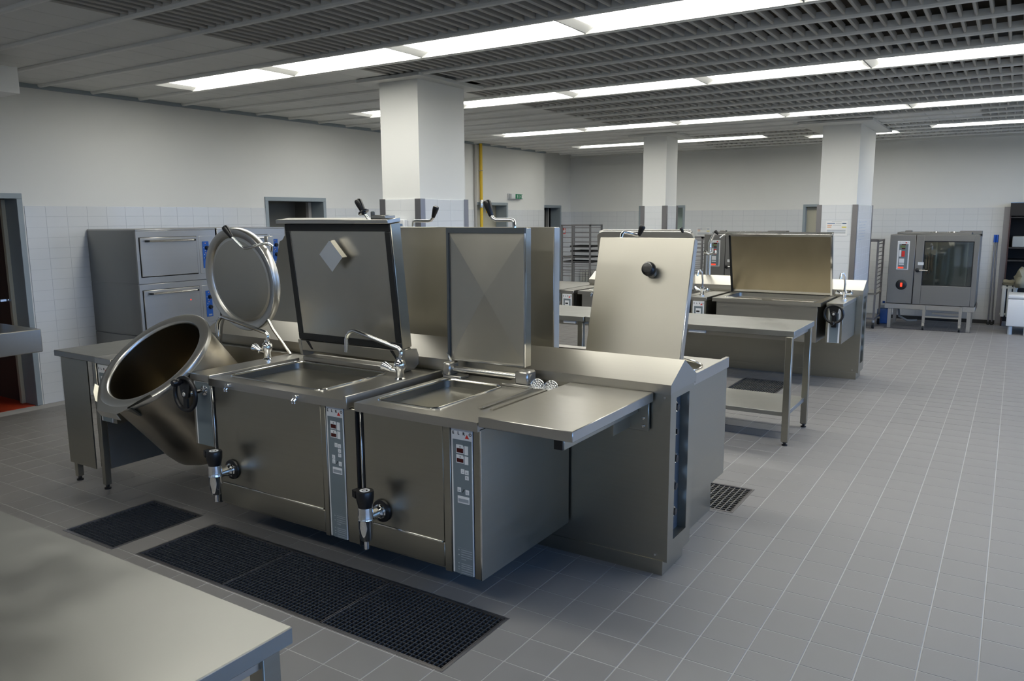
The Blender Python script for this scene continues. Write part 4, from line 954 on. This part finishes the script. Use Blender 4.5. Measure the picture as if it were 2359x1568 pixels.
# ================================================================ DECK OVENS ALONG THE LEFT WALL
def deck_oven(y0, y1, label, left_side):
    X = -6.99
    t = thing('deck_oven', ((X+XL)/2, (y0+y1)/2, 0), label, 'oven')
    MB().box(XL+.02, X-.02, y0+.003, y1-.003, .655, 1.665).build('casing', 'grey_side', t)
    for z0, z1 in ((.16, .650), (.660, 1.150), (1.160, 1.668)):
        MB().box(XL+.02, X-.004, y0, y0+.006, z0, z1, .002).build('side_sheet', 'grey_side', t)
    MB().box(XL+.02, X, y0, y1, 1.660, 1.676, .003).build('top_sheet', 'oven_front', t)
    MB().box(XL+.02, X-.03, y0+.01, y1-.01, .10, .655).build('base_cabinet', 'grey_side', t)
    for y in (y0+.06, y1-.10):
        for x in (XL+.10, X-.14): MB().box(x, x+.05, y, y+.05, 0, .10).build('leg', 'steel', t)
    for z0, z1 in ((.655, 1.152), (1.158, 1.660)):
        dk = MB().box(X-.022, X, y0, y1, z0, z1, .002).build('deck_front', 'oven_front', t)
        d0, d1, e0, e1 = y0+.034, y0+.646, z0+.068, z0+.438
        MB().box(X-.002, X+.0015, d0-.006, d1+.006, e0-.008, e1+.004).build('door_gap', 'gap', dk)
        MB().box(X-.004, X+.012, d0, d1, e0, e1, .004).build('oven_door', 'oven_front', dk)
        MB().cyl((X+.045, d0+.065, e1-.032), (X+.045, d1-.04, e1-.032), .010, n=14).build('door_handle', 'polish', dk)
        for yy in (d0+.065, d1-.045): MB().box(X+.010, X+.056, yy-.010, yy+.010, e1-.042, e1-.022, .002).build('handle_end', 'black', dk)
        p0 = y0+.678
        MB().box(X-.002, X+.003, p0, y1-.028, z0+.06, z0+.440, .002).build('control_frame', 'oven_front', dk)
        MB().box(X+.003, X+.006, p0+.036, p0+.112, z0+.115, z0+.385, .002).build('switch_plate', 'blue', dk)
        for zz in (.320, .215): MB().lathe((X+.006, p0+.084, z0+zz), (1, 0, 0), [(0, 0), (.022, 0), (.021, .010), (.017, .022), (0, .022)], 18).build('knob', 'black', dk)
        for zz in (.362, .265): MB().box(X+.006, X+.0075, p0+.066, p0+.074, z0+zz, z0+zz+.008).build('pilot_lamp', 'inkorange', dk)
        for yy, zz in ((.048, .318), (.048, .215), (.062, .29), (.052, .25)): MB().box(X+.006, X+.0068, p0+yy, p0+yy+.006, z0+zz, z0+zz+.006).build('scale_mark', 'white', dk)
        b = MB()
        for q in range(4): b.box(X+.006, X+.0068, p0+.062+q*.010, p0+.069+q*.010, z0+.125, z0+.142)
        b.build('plate_print', 'greyink', dk)
    return t
do1 = deck_oven(4.325, 5.205, 'double deck oven with bare grey side panel, nearer the photographer', True)
deck_oven(5.225, 6.125, 'double deck oven behind the round lid, second along the wall', False)
MB().cyl((-6.978, 4.86, .965), (-6.976, 4.86, .965), .006, n=10).build('standby_lamp', 'redlamp', do1)

# ================================================================ FLOOR DRAINS
def grating(name, g, label, pnl, nx, ny, m, fm='guard', tall=.03, bw=.0016):
    x0, x1, y0, y1 = g
    t = thing(name, ((x0+x1)/2, (y0+y1)/2, -.03), label, 'drain grate')
    f = .022
    MB().box(x0-.013, x0, y0-.013, y1+.013, -.05, .0012).box(x1, x1+.013, y0-.013, y1+.013, -.05, .0012).box(x0, x1, y0-.013, y0, -.05, .0012).box(x0, x1, y1, y1+.013, -.05, .0012).build('drain_frame', fm, t)
    for k in range(pnl):
        a, c = x0+(x1-x0)*k/pnl+.003, x0+(x1-x0)*(k+1)/pnl-.003; d, e = y0+.003, y1-.003
        p = MB().box(a, a+.004, d, e, -tall, 0).box(c-.004, c, d, e, -tall, 0).box(a, c, d, d+.004, -tall, 0).box(a, c, e-.004, e, -tall, 0).build('grate_panel', 'guard', t)
        B = []
        for i in range(1, nx): x = a+(c-a)*i/nx; B.append((x-bw, x+bw, d, e, -tall, -.001))
        for j in range(1, ny): y = d+(e-d)*j/ny; B.append((a, c, y-bw, y+bw, -tall, -.0015))
        field('grate_bars', B, m, p)
    return t
grating('drain_grate', GRATES[0], 'long dark floor grate of three panels in front of the square kettles', 3, 28, 19, 'grate')
grating('drain_grate', GRATES[1], 'dark floor grate in front of the round tilting kettle', 1, 19, 22, 'grate')
grating('drain_grate', GRATES[2], 'square-meshed floor grate beside the end of the near block', 1, 15, 13, 'grate2', bw=.003)
grating('drain_grate', GRATES[3], 'floor grate with long bars under the middle work table', 1, 20, 5, 'grate2', bw=.005)
grating('drain_grate', GRATES[4], 'narrow slotted drain channel before the convection oven', 1, 60, 2, 'grate2', tall=.01)

# ================================================================ CONVECTION OVENS AT THE FAR WALL
def combi(x0, x1, y, label):
    w = x1-x0
    t = thing('convection_oven', ((x0+x1)/2, y+.4, 0), label, 'oven')
    z0, z1 = .395, 1.462; s = x0+w*.302
    MB().box(x0, s, y+.05, y+.80, z0, z1, .004).build('casing', 'combi', t)
    wx0, wx1, wz0, wz1 = x0+w*.395, x1-w*.055, z0+.295, z1-.095
    # oven cavity shell open to the front
    MB().box(s, x1, y+.78, y+.80, z0, z1).box(s, s+.02, y+.05, y+.78, z0, z1).box(x1-.02, x1, y+.05, y+.78, z0, z1).box(s, x1, y+.05, y+.78, z0, z0+.02).box(s, x1, y+.05, y+.78, z1-.02, z1).build('cavity', 'cavity', t)
    MB().box(x0, s-.004, y, y+.05, z0, z1, .006).build('control_front', 'combi', t)
    b = MB(); b.box(s+.004, wx0, y, y+.05, z0, z1, .003).box(wx1, x1, y, y+.05, z0, z1, .003).box(wx0, wx1, y, y+.05, wz1, z1, .003).box(wx0, wx1, y, y+.05, z0, wz0, .003); dr = b.build('oven_door', 'combi', t)
    MB().box(s-.004, s+.004, y+.012, y+.05, z0+.004, z1-.004).build('door_gap', 'gap', t)
    MB().box(wx0, wx1, y+.012, y+.018, wz0, wz1).build('pane', 'ovenglass', dr)
    b = MB(); b.box(wx0, wx1, y+.003, y+.011, wz1-.012, wz1).box(wx0, wx1, y+.003, y+.011, wz0, wz0+.012).box(wx0, wx0+.012, y+.003, y+.011, wz0, wz1).box(wx1-.014, wx1, y+.003, y+.011, wz0, wz1); b.build('pane_seal', 'rubber', dr)
    MB().cyl((s+.05, y, .925), (s+.05, y-.05, .925), .012, n=12).cyl((s+.05, y-.05, .925), (s+.19, y-.055, .922), .012, n=12).build('door_handle', 'polish', dr)
    MB().lathe((s+.05, y-.038, .925), (0, -1, 0), [(0, 0), (.032, 0), (.032, .018), (.02, .026), (0, .026)], 18).build('handle_knob', 'black', dr)
    MB().box(s+.045, s+.125, y-.001, y, 1.0, 1.045).build('door_sticker', 'white', dr)
    for i in range(6):
        MB().torus((wx0+.03+.035*(i % 3), y+.30+.06*(i//3), (wz0+wz1)/2-.02), (1, 0, 0), .17-.02*(i % 3), .006, 24, 6).build('heating_coil', 'ovenlamp', t)
    for q in (wx0+.15, wx1-.10): MB().box(q, q+.02, y+.18, y+.62, wz0-.05, wz1+.03).build('tray_rack', 'steel_top', t)
    c = MB().box(x0+w*.092, x0+w*.232, y-.006, y, .923, 1.364, .003).build('control_panel', 'white', t)
    a, d = x0+w*.092, x0+w*.232; ww = d-a
    MB().box(a+ww*.14, d-ww*.10, y-.008, y-.006, .935, 1.320).build('keypad', 'membrane', c)
    for f, ch in ((.22, 'E'), (.45, 'L'), (.62, 'R'), (.86, 'O')): text(ch, .024, (a+ww*f, y-.0068, 1.344), FRONT, 'greyink', c)
    MB().poly([(a+ww*.62, y-.007, 1.330), (a+ww*.80, y-.007, 1.330), (a+ww*.71, y-.007, 1.354)], (0, .0008, 0)).build('triangle_mark', 'red', c)
    def blk(u0, u1, v0, v1, m, n): MB().box(a+ww*u0, a+ww*u1, y-.010, y-.008, v0, v1).build(n, m, c)
    blk(.34, .70, 1.302, 1.318, 'display', 'display'); blk(.24, .66, 1.262, 1.298, 'lcd', 'display'); blk(.36, .66, 1.240, 1.256, 'display', 'display')
    blk(.38, .64, 1.125, 1.212, 'red', 'lamp_column'); blk(.18, .34, 1.125, 1.225, 'white', 'key'); blk(.20, .62, 1.030, 1.095, 'white', 'key'); blk(.20, .62, .998, 1.018, 'white', 'key'); blk(.16, .60, .944, .966, 'redlamp', 'indicator')
    MB().lathe((x0+w*.165, y, .690), (0, -1, 0), [(0, 0), (.080, 0), (.078, .014), (.066, .022), (0, .022)], 32).build('rotary_switch', 'black', t)
    MB().box(x0+w*.165-.012, x0+w*.165+.016, y-.026, y-.022, .660, .720).build('switch_mark', 'redlamp', t)
    MB().box(x0+w*.06, x0+w*.90, y+.20, y+.75, z1, z1+.035, .004).box(x1-.30, x1, y+.55, y+.78, z1, z1+.05, .004).box(x0+w*.14, x0+w*.22, y+.3, y+.4, z1+.03, z1+.06, .006).build('top_cover', 'combi', t)
    MB().torus((x0+w*.48, y+.28, z1+.035), (0, 0, 1), .06, .01, 20, 8).torus((x0+w*.68, y+.28, z1+.035), (0, 0, 1), .06, .01, 20, 8).build('vent_ring', 'polish', t)
    # stand with trolley legs
    MB().box(x0-.02, x1+.01, y+.02, y+.78, z0-.085, z0-.006, .004).build('stand_top', 'steel_top', t)
    for x, yy in ((x0+.03, y+.04), (x1-.09, y+.06), (x0+.03, y+.70), (x1-.09, y+.70)): MB().box(x, x+.05, yy, yy+.05, 0, z0-.085).build('stand_leg', 'steel_top', t)
    for x in (x0+w*.45, x1-w*.145):
        l = MB().box(x-.020, x+.020, y-.045, y-.005, .115, z0-.01).build('trolley_leg', 'steel_top', t)
        MB().cyl((x-.012, y-.03, .036), (x+.012, y-.03, .036), .036, n=18).build('caster', 'rubber', l)
        MB().box(x-.018, x+.018, y-.045, y-.015, .06, .118).build('caster_fork', 'polish', l)
    MB().box(x0+w*.45, x1-w*.145, y-.035, y-.015, .20, .225).box(x0+w*.52, x1-w*.145, y+.30, y+.33, .215, .245).build('trolley_bar', 'steel_top', t)
    MB().tube([(x0+.13, y+.5, .26), (x0+.16, y+.4, .15), (x0+.28, y+.38, .09), (x0+.42, y+.4, .10)], .018, 10).build('drain_hose', 'conduit', t)
    return t
combi(-1.660, -.452, 13.52, 'large convection oven on a wheeled stand, free standing beside the brooms')
combi(-4.47, -3.26, 13.02, 'convection oven mostly hidden behind the brown-stained lid')

# ================================================================ TRAY TROLLEYS
def trolley(x0, x1, y0, y1, z0, z1, n, label, side='x', post=.028, mid=False, dense=None, casters=True, low=None):
    """rack of four posts with rungs along the depth on both sides"""
    t = thing('tray_trolley', ((x0+x1)/2, (y0+y1)/2, 0), label, 'trolley')
    for x in (x0, x1-post):
        for y in (y0, y1-post): MB().box(x, x+post, y, y+post, .12, z1).build('post', 'guard', t)
    MB().box(x0, x1, y0, y0+post, z1-.02, z1+.006).box(x0, x1, y1-post, y1, z1-.02, z1+.006).box(x0, x0+post, y0, y1, z1-.02, z1+.006).box(x1-post, x1, y0, y1, z1-.02, z1+.006).build('top_frame', 'guard', t)
    MB().box(x0, x1, y0, y1, .14, .17).build('base_frame', 'guard', t)
    for i in range(n):
        z = z0+(z1-.06-z0)*i/(n-1)
        if side == 'x':
            for x in (x0+.006, x1-.018): MB().box(x, x+.012, y0, y1, z, z+.012).build('rung', 'guard', t)
        else:
            for y in (y0+.006, y1-.018): MB().box(x0, x1, y, y+.012, z, z+.012).build('rung', 'guard', t)
    if mid:
        MB().box(x0+(x1-x0)*.36, x0+(x1-x0)*.36+.022, y0, y0+.022, .17, z1).build('middle_post', 'guard', t)
        for i in range(7): MB().box(x0, x0+(x1-x0)*.36, y0+.002, y0+.014, .72+.052*i, .73+.052*i).build('rung', 'guard', t)
    if casters:
        for x in (x0+.014, x1-.014):
            for y in (y0+.014, y1-.014):
                MB().cyl((x-.016, y, .05), (x+.016, y, .05), .05, n=18).build('caster', 'rubber', t); MB().box(x-.02, x+.02, y-.02, y+.02, .06, .13).build('caster_fork', 'polish', t)
    if low: MB().box(x0, x1, y0, y1, low-.03, low).build('lower_shelf', 'steel_top', t)
    return t
trolley(-7.24, -6.62, 13.0, 13.5, .66, 1.615, 11, 'tall tray trolley with black baking trays near the far corner', side='y', mid=True)
for i, (x, z, dx, lab) in enumerate(((-7.06, 1.205, .46, 'black baking tray, topmost in the corner trolley'), (-7.05, 1.115, .46, 'black baking tray, second from top in the corner trolley'), (-7.20, 1.005, .52, 'black baking tray, third from top in the corner trolley'), (-7.20, .915, .56, 'black baking tray, lowest in the corner trolley'))):
    b = MB(); b.box(x, x+dx, 13.02, 13.46, z, z+.006).box(x, x+dx, 13.02, 13.03, z, z+.028).box(x, x+dx, 13.45, 13.46, z, z+.028).box(x, x+.01, 13.02, 13.46, z, z+.028).box(x+dx-.01, x+dx, 13.02, 13.46, z, z+.028)
    tag(b.build('baking_tray', 'castiron', loc=(x+dx/2, 13.24, z)), lab, 'tray', 'baking trays in the corner trolley')
trolley(-5.15, -4.505, 13.05, 13.6, .45, 1.405, 14, 'tray trolley squeezed beside the hidden convection oven', side='y')
trolley(-2.44, -1.785, 13.30, 13.92, .62, 1.375, 12, 'tray trolley standing between the notice pillar and the convection oven', side='x', low=.56)
t = thing('canister', (-1.73, 14.1, 0), 'blue plastic canister with clear top on the floor behind the trolley', 'canister')
MB().box(-1.845, -1.69, 14.02, 14.22, .0, .245, .02, 3).build('body', 'jerry', t); MB().box(-1.835, -1.70, 14.03, 14.21, .24, .33, .03, 3).build('shoulder', 'bottle', t); MB().cyl((-1.765, 14.12, .32), (-1.765, 14.12, .36), .02, n=14).build('cap', 'bluegrip', t)

# ================================================================ FAR RIGHT CORNER
for x, xb, lab in ((-.295, -.285, 'broom with blue grip leaning on the tiles, nearer the oven'), (-.262, -.235, 'broom with blue grip leaning on the tiles, nearer the dark cupboard')):
    t = thing('broom', (xb, 14.72, 0), lab, 'broom', 'brooms leaning on the far wall')
    MB().cyl((xb, 14.72, .05), (x, 14.83, 1.34), .011, n=12).build('stick', 'guard', t)
    MB().cyl((x, 14.8295, 1.32), (x, 14.839, 1.438), .0165, n=14).build('grip', 'bluegrip', t)
    MB().box(xb-.022, xb+.022, 14.69, 14.75, .0, .05, .01).build('broom_head', 'skirting', t)
t = thing('cupboard', (.4, 14.95, 0), 'dark open cupboard at the right edge of the far wall', 'cupboard')
MB().box(-.118, -.098, 14.62, 15.34, 0, 1.93).box(.90, .92, 14.62, 15.34, 0, 1.93).build('side_board', 'shelfbrown', t)
MB().box(-.10, .92, 15.32, 15.34, 0, 1.93).build('back_board', 'shelfdark', t)
MB().box(-.118, .92, 14.60, 15.34, 1.74, 1.935).build('top_box', 'shelfdark', t)
for z in (1.725, 1.25, 1.05): MB().box(-.10, .90, 14.63, 15.32, z-.02, z, .002).build('shelf_board', 'skirting', t)
tag(MB().box(-.055, .35, 14.66, 15.05, 1.252, 1.42, .006).build('storage_box', 'crate', loc=(.15, 14.85, 1.25)), 'grey box on the middle shelf of the dark cupboard', 'box')
def lump(name, c, s, m, label, cat, seed):
    rnd = random.Random(seed); b = MB(); g = bmesh.ops.create_icosphere(b.bm, subdivisions=3, radius=1.0)
    for v in b.bm.verts:
        k = 1+.18*math.sin(5*v.co.x+seed)+.14*math.sin(7*v.co.z+2*seed)*math.cos(4*v.co.y)+rnd.uniform(-.03, .03); v.co = Vector((v.co.x*s[0]*k, v.co.y*s[1]*k, max(v.co.z*s[2]*k, -s[2]*.75)))+Vector(c)
    return tag(b.build(name, m, loc=(c[0], c[1], c[2]-s[2]*.75)), label, cat)
lump('linen_sack', (.14, 14.35, .77), (.15, .14, .17), 'sack', 'crumpled beige sack at the right edge above the white bin', 'sack', 3)
lump('cloth_bundle', (-.04, 14.55, .70), (.09, .05, .055), 'sack', 'crumpled cloth draped over the small radiator', 'cloth', 5)
def radiator(x0, x1, y, z0, z1, n, label):
    t = thing('radiator', ((x0+x1)/2, y, z0), label, 'radiator')
    for i in range(n):
        a = x0+(x1-x0)*(i+.12)/n; c = x0+(x1-x0)*(i+.88)/n; MB().box(a, c, y-.03, y+.03, z0, z1, .008).build('fin', 'radiator', t)
    MB().cyl((x0, y, z1-.04), (x1, y, z1-.04), .018, n=12).cyl((x0, y, z0+.04), (x1, y, z0+.04), .018, n=12).build('header', 'radiator', t)
    return t
r = radiator(-.14, .08, 14.55, .16, .66, 3, 'short cream radiator before the dark cupboard')
MB().cyl((.06, 14.51, .655), (.11, 14.47, .655), .025, n=14).build('valve', 'white', r)
radiator(-7.76, -7.30, 14.78, .40, .655, 7, 'low cream radiator on the far wall behind the tray trolley')
t = thing('white_bin', (.3, 13.85, 0), 'white lidded bin on feet at the right edge', 'bin')
MB().box(-.036, .70, 13.60, 14.15, .128, .530, .012, 2).build('body', 'white', t); MB().box(-.040, .705, 13.595, 14.155, .536, .590, .016, 2).build('lid', 'white', t)
for x, y in ((.02, 13.66), (.22, 13.62), (.6, 13.62), (.6, 14.1), (.02, 14.1)): MB().cyl((x, y, 0), (x, y, .13), .03, n=14).build('foot', 'bottle', t)

# ================================================================ ON THE WALLS AND PILLARS
t = thing('gas_pipe', (XL+.06, 11.147, 0), 'vertical yellow gas pipe with valve on the long wall', 'pipe')
MB().cyl((XL+.06, 11.147, .0), (XL+.06, 11.147, 3.0), .027, n=18).build('pipe', 'yellow', t)
MB().lathe((XL+.06, 11.147, 1.93), (0, 0, 1), [(0, 0), (.034, 0), (.036, .02), (.036, .10), (.030, .13), (0, .13)], 16).cyl((XL+.06, 11.147, 1.99), (XL+.10, 11.20, 1.99), .014, n=10).build('valve', 'polish', t)
MB().poly([(XL+.10, 11.20, 2.0), (XL+.10, 11.235, 1.99), (XL+.10, 11.255, 1.84), (XL+.10, 11.232, 1.84)], (.006, 0, 0)).build('valve_lever', 'yellow', t)
MB().torus((XL+.06, 11.147, 2.55), (0, 0, 1), .030, .006, 20, 8).cyl((XL, 11.147, 2.55), (XL+.04, 11.147, 2.55), .005, n=8).build('pipe_clip', 'polish', t)
tag(MB().box(XL+.008, XL+.045, 11.00, 11.045, 0, 2.98, .004).build('conduit', 'conduit', loc=(XL+.02, 11.02, 0)), 'grey cable duct running up beside the gas pipe', 'duct')
t = thing('exit_sign', (XL+.05, 12.28, 2.09), 'green running-man emergency exit lamp above the beige door', 'sign')
MB().box(XL, XL+.03, 12.06, 12.49, 2.085, 2.19, .006).build('back_box', 'white', t); MB().box(XL+.03, XL+.085, 12.075, 12.475, 2.092, 2.185, .012, 2).build('lamp_cover', 'white', t)
MB().box(XL+.0855, XL+.087, 12.20, 12.45, 2.098, 2.18).build('sign_face', 'green', t)
b = MB(); xs_ = XL+.0875
def pic(pts): b.poly([(xs_, 12.20+u, 2.098+v) for u, v in pts], (.0008, 0, 0))
pic([(.070, .064), (.082, .064), (.082, .076), (.070, .076)]); pic([(.058, .060), (.080, .058), (.076, .034), (.062, .036)]); pic([(.064, .036), (.074, .036), (.060, .006), (.050, .008)]); pic([(.070, .036), (.078, .034), (.094, .020), (.090, .010)]); pic([(.050, .046), (.060, .058), (.058, .060), (.042, .048)]); pic([(.078, .056), (.098, .046), (.098, .040), (.076, .050)])
pic([(.140, .010), (.150, .010), (.150, .072), (.140, .072)]); pic([(.160, .040), (.172, .058), (.172, .022)])
pic([(.205, .006), (.250, .006), (.250, .076), (.205, .076)])
b.build('pictogram', 'paper', t)
t = thing('fire_sign', (XREC+.01, 14.56, 1.4), 'small red fire-point sign on the set-back wall', 'sign')
MB().box(XREC+.006, XREC+.009, 14.49, 14.64, 1.40, 1.545).build('board', 'paper', t); MB().box(XREC+.009, XREC+.0098, 14.497, 14.57, 1.485, 1.535).box(XREC+.009, XREC+.0098, 14.497, 14.632, 1.408, 1.425).box(XREC+.009, XREC+.0098, 14.497, 14.525, 1.42, 1.475).box(XREC+.009, XREC+.0098, 14.612, 14.632, 1.42, 1.475).box(XREC+.009, XREC+.0098, 14.60, 14.628, 1.485, 1.53).build('print', 'red', t)
def notice(x0, x1, y, z0, z1, label):
    t = thing('notice', ((x0+x1)/2, y, z0), label, 'poster'); w, h = x1-x0, z1-z0
    MB().box(x0, x1, y-.002, y, z0, z1).build('sheet', 'paper', t)
    def bar(u0, u1, v0, v1, m): MB().box(x0+w*u0, x0+w*u1, y-.0028, y-.002, z0+h*v0, z0+h*v1).build('print', m, t)
    bar(.28, .72, .93, .95, 'greyink'); bar(.06, .42, .80, .86, 'inkblue'); bar(.46, .94, .82, .85, 'greyink'); bar(.76, .94, .78, .86, 'inkblue'); bar(.07, .28, .67, .73, 'inkorange'); bar(.07, .26, .55, .61, 'inkorange'); bar(.74, .95, .52, .62, 'inkyellow'); bar(.32, .70, .70, .72, 'greyink')
    for v in (.36, .30, .22, .16): bar(.06, .92, v, v+.03, 'greyink' if v != .30 else 'inkblue')
    return t
notice(-2.250, -1.968, 11.600, 1.485, 1.690, 'printed notice with orange and yellow lines on the white pillar')
notice(-5.255, -4.985, YB-.008, 1.385, 1.545, 'small printed notice on the far wall above the hidden oven')
t = thing('note_sheet', (-1.850, 12.05, 1.4), 'faint handwritten blue note on the window side of the notice pillar', 'note')
MB().box(-1.857, -1.8555, 11.80, 12.45, 1.38, 1.70).build('sheet', 'wtile', t)
b = MB(); rn = random.Random(2)
for i in range(7):
    yq = 11.84
    while yq < 12.36:
        l = rn.uniform(.03, .09); b.box(-1.8556, -1.855, yq, yq+l, 1.665-.04*i, 1.668-.04*i+rn.uniform(0, .004)); yq += l+rn.uniform(.02, .06)
b.build('handwriting', 'inkblue', t)
t = thing('soap_dispenser', (-4.82, 5.53, 1.66), 'flat white dispenser with blue sticker on the thick pillar', 'dispenser')
MB().box(-4.955, -4.69, 5.50, 5.551, 1.60, 1.755, .008).build('cover', 'white', t); MB().box(-4.80, -4.71, 5.4985, 5.50, 1.695, 1.715).build('sticker', 'inkblue', t)
tag(MB().box(-2.78, -2.6, YB+.0, YB+.09, 1.15, 1.42, .015).build('paper_dispenser', 'white', loc=(-2.7, YB, 1.15)), 'white dispenser inside the beige doorway', 'dispenser')
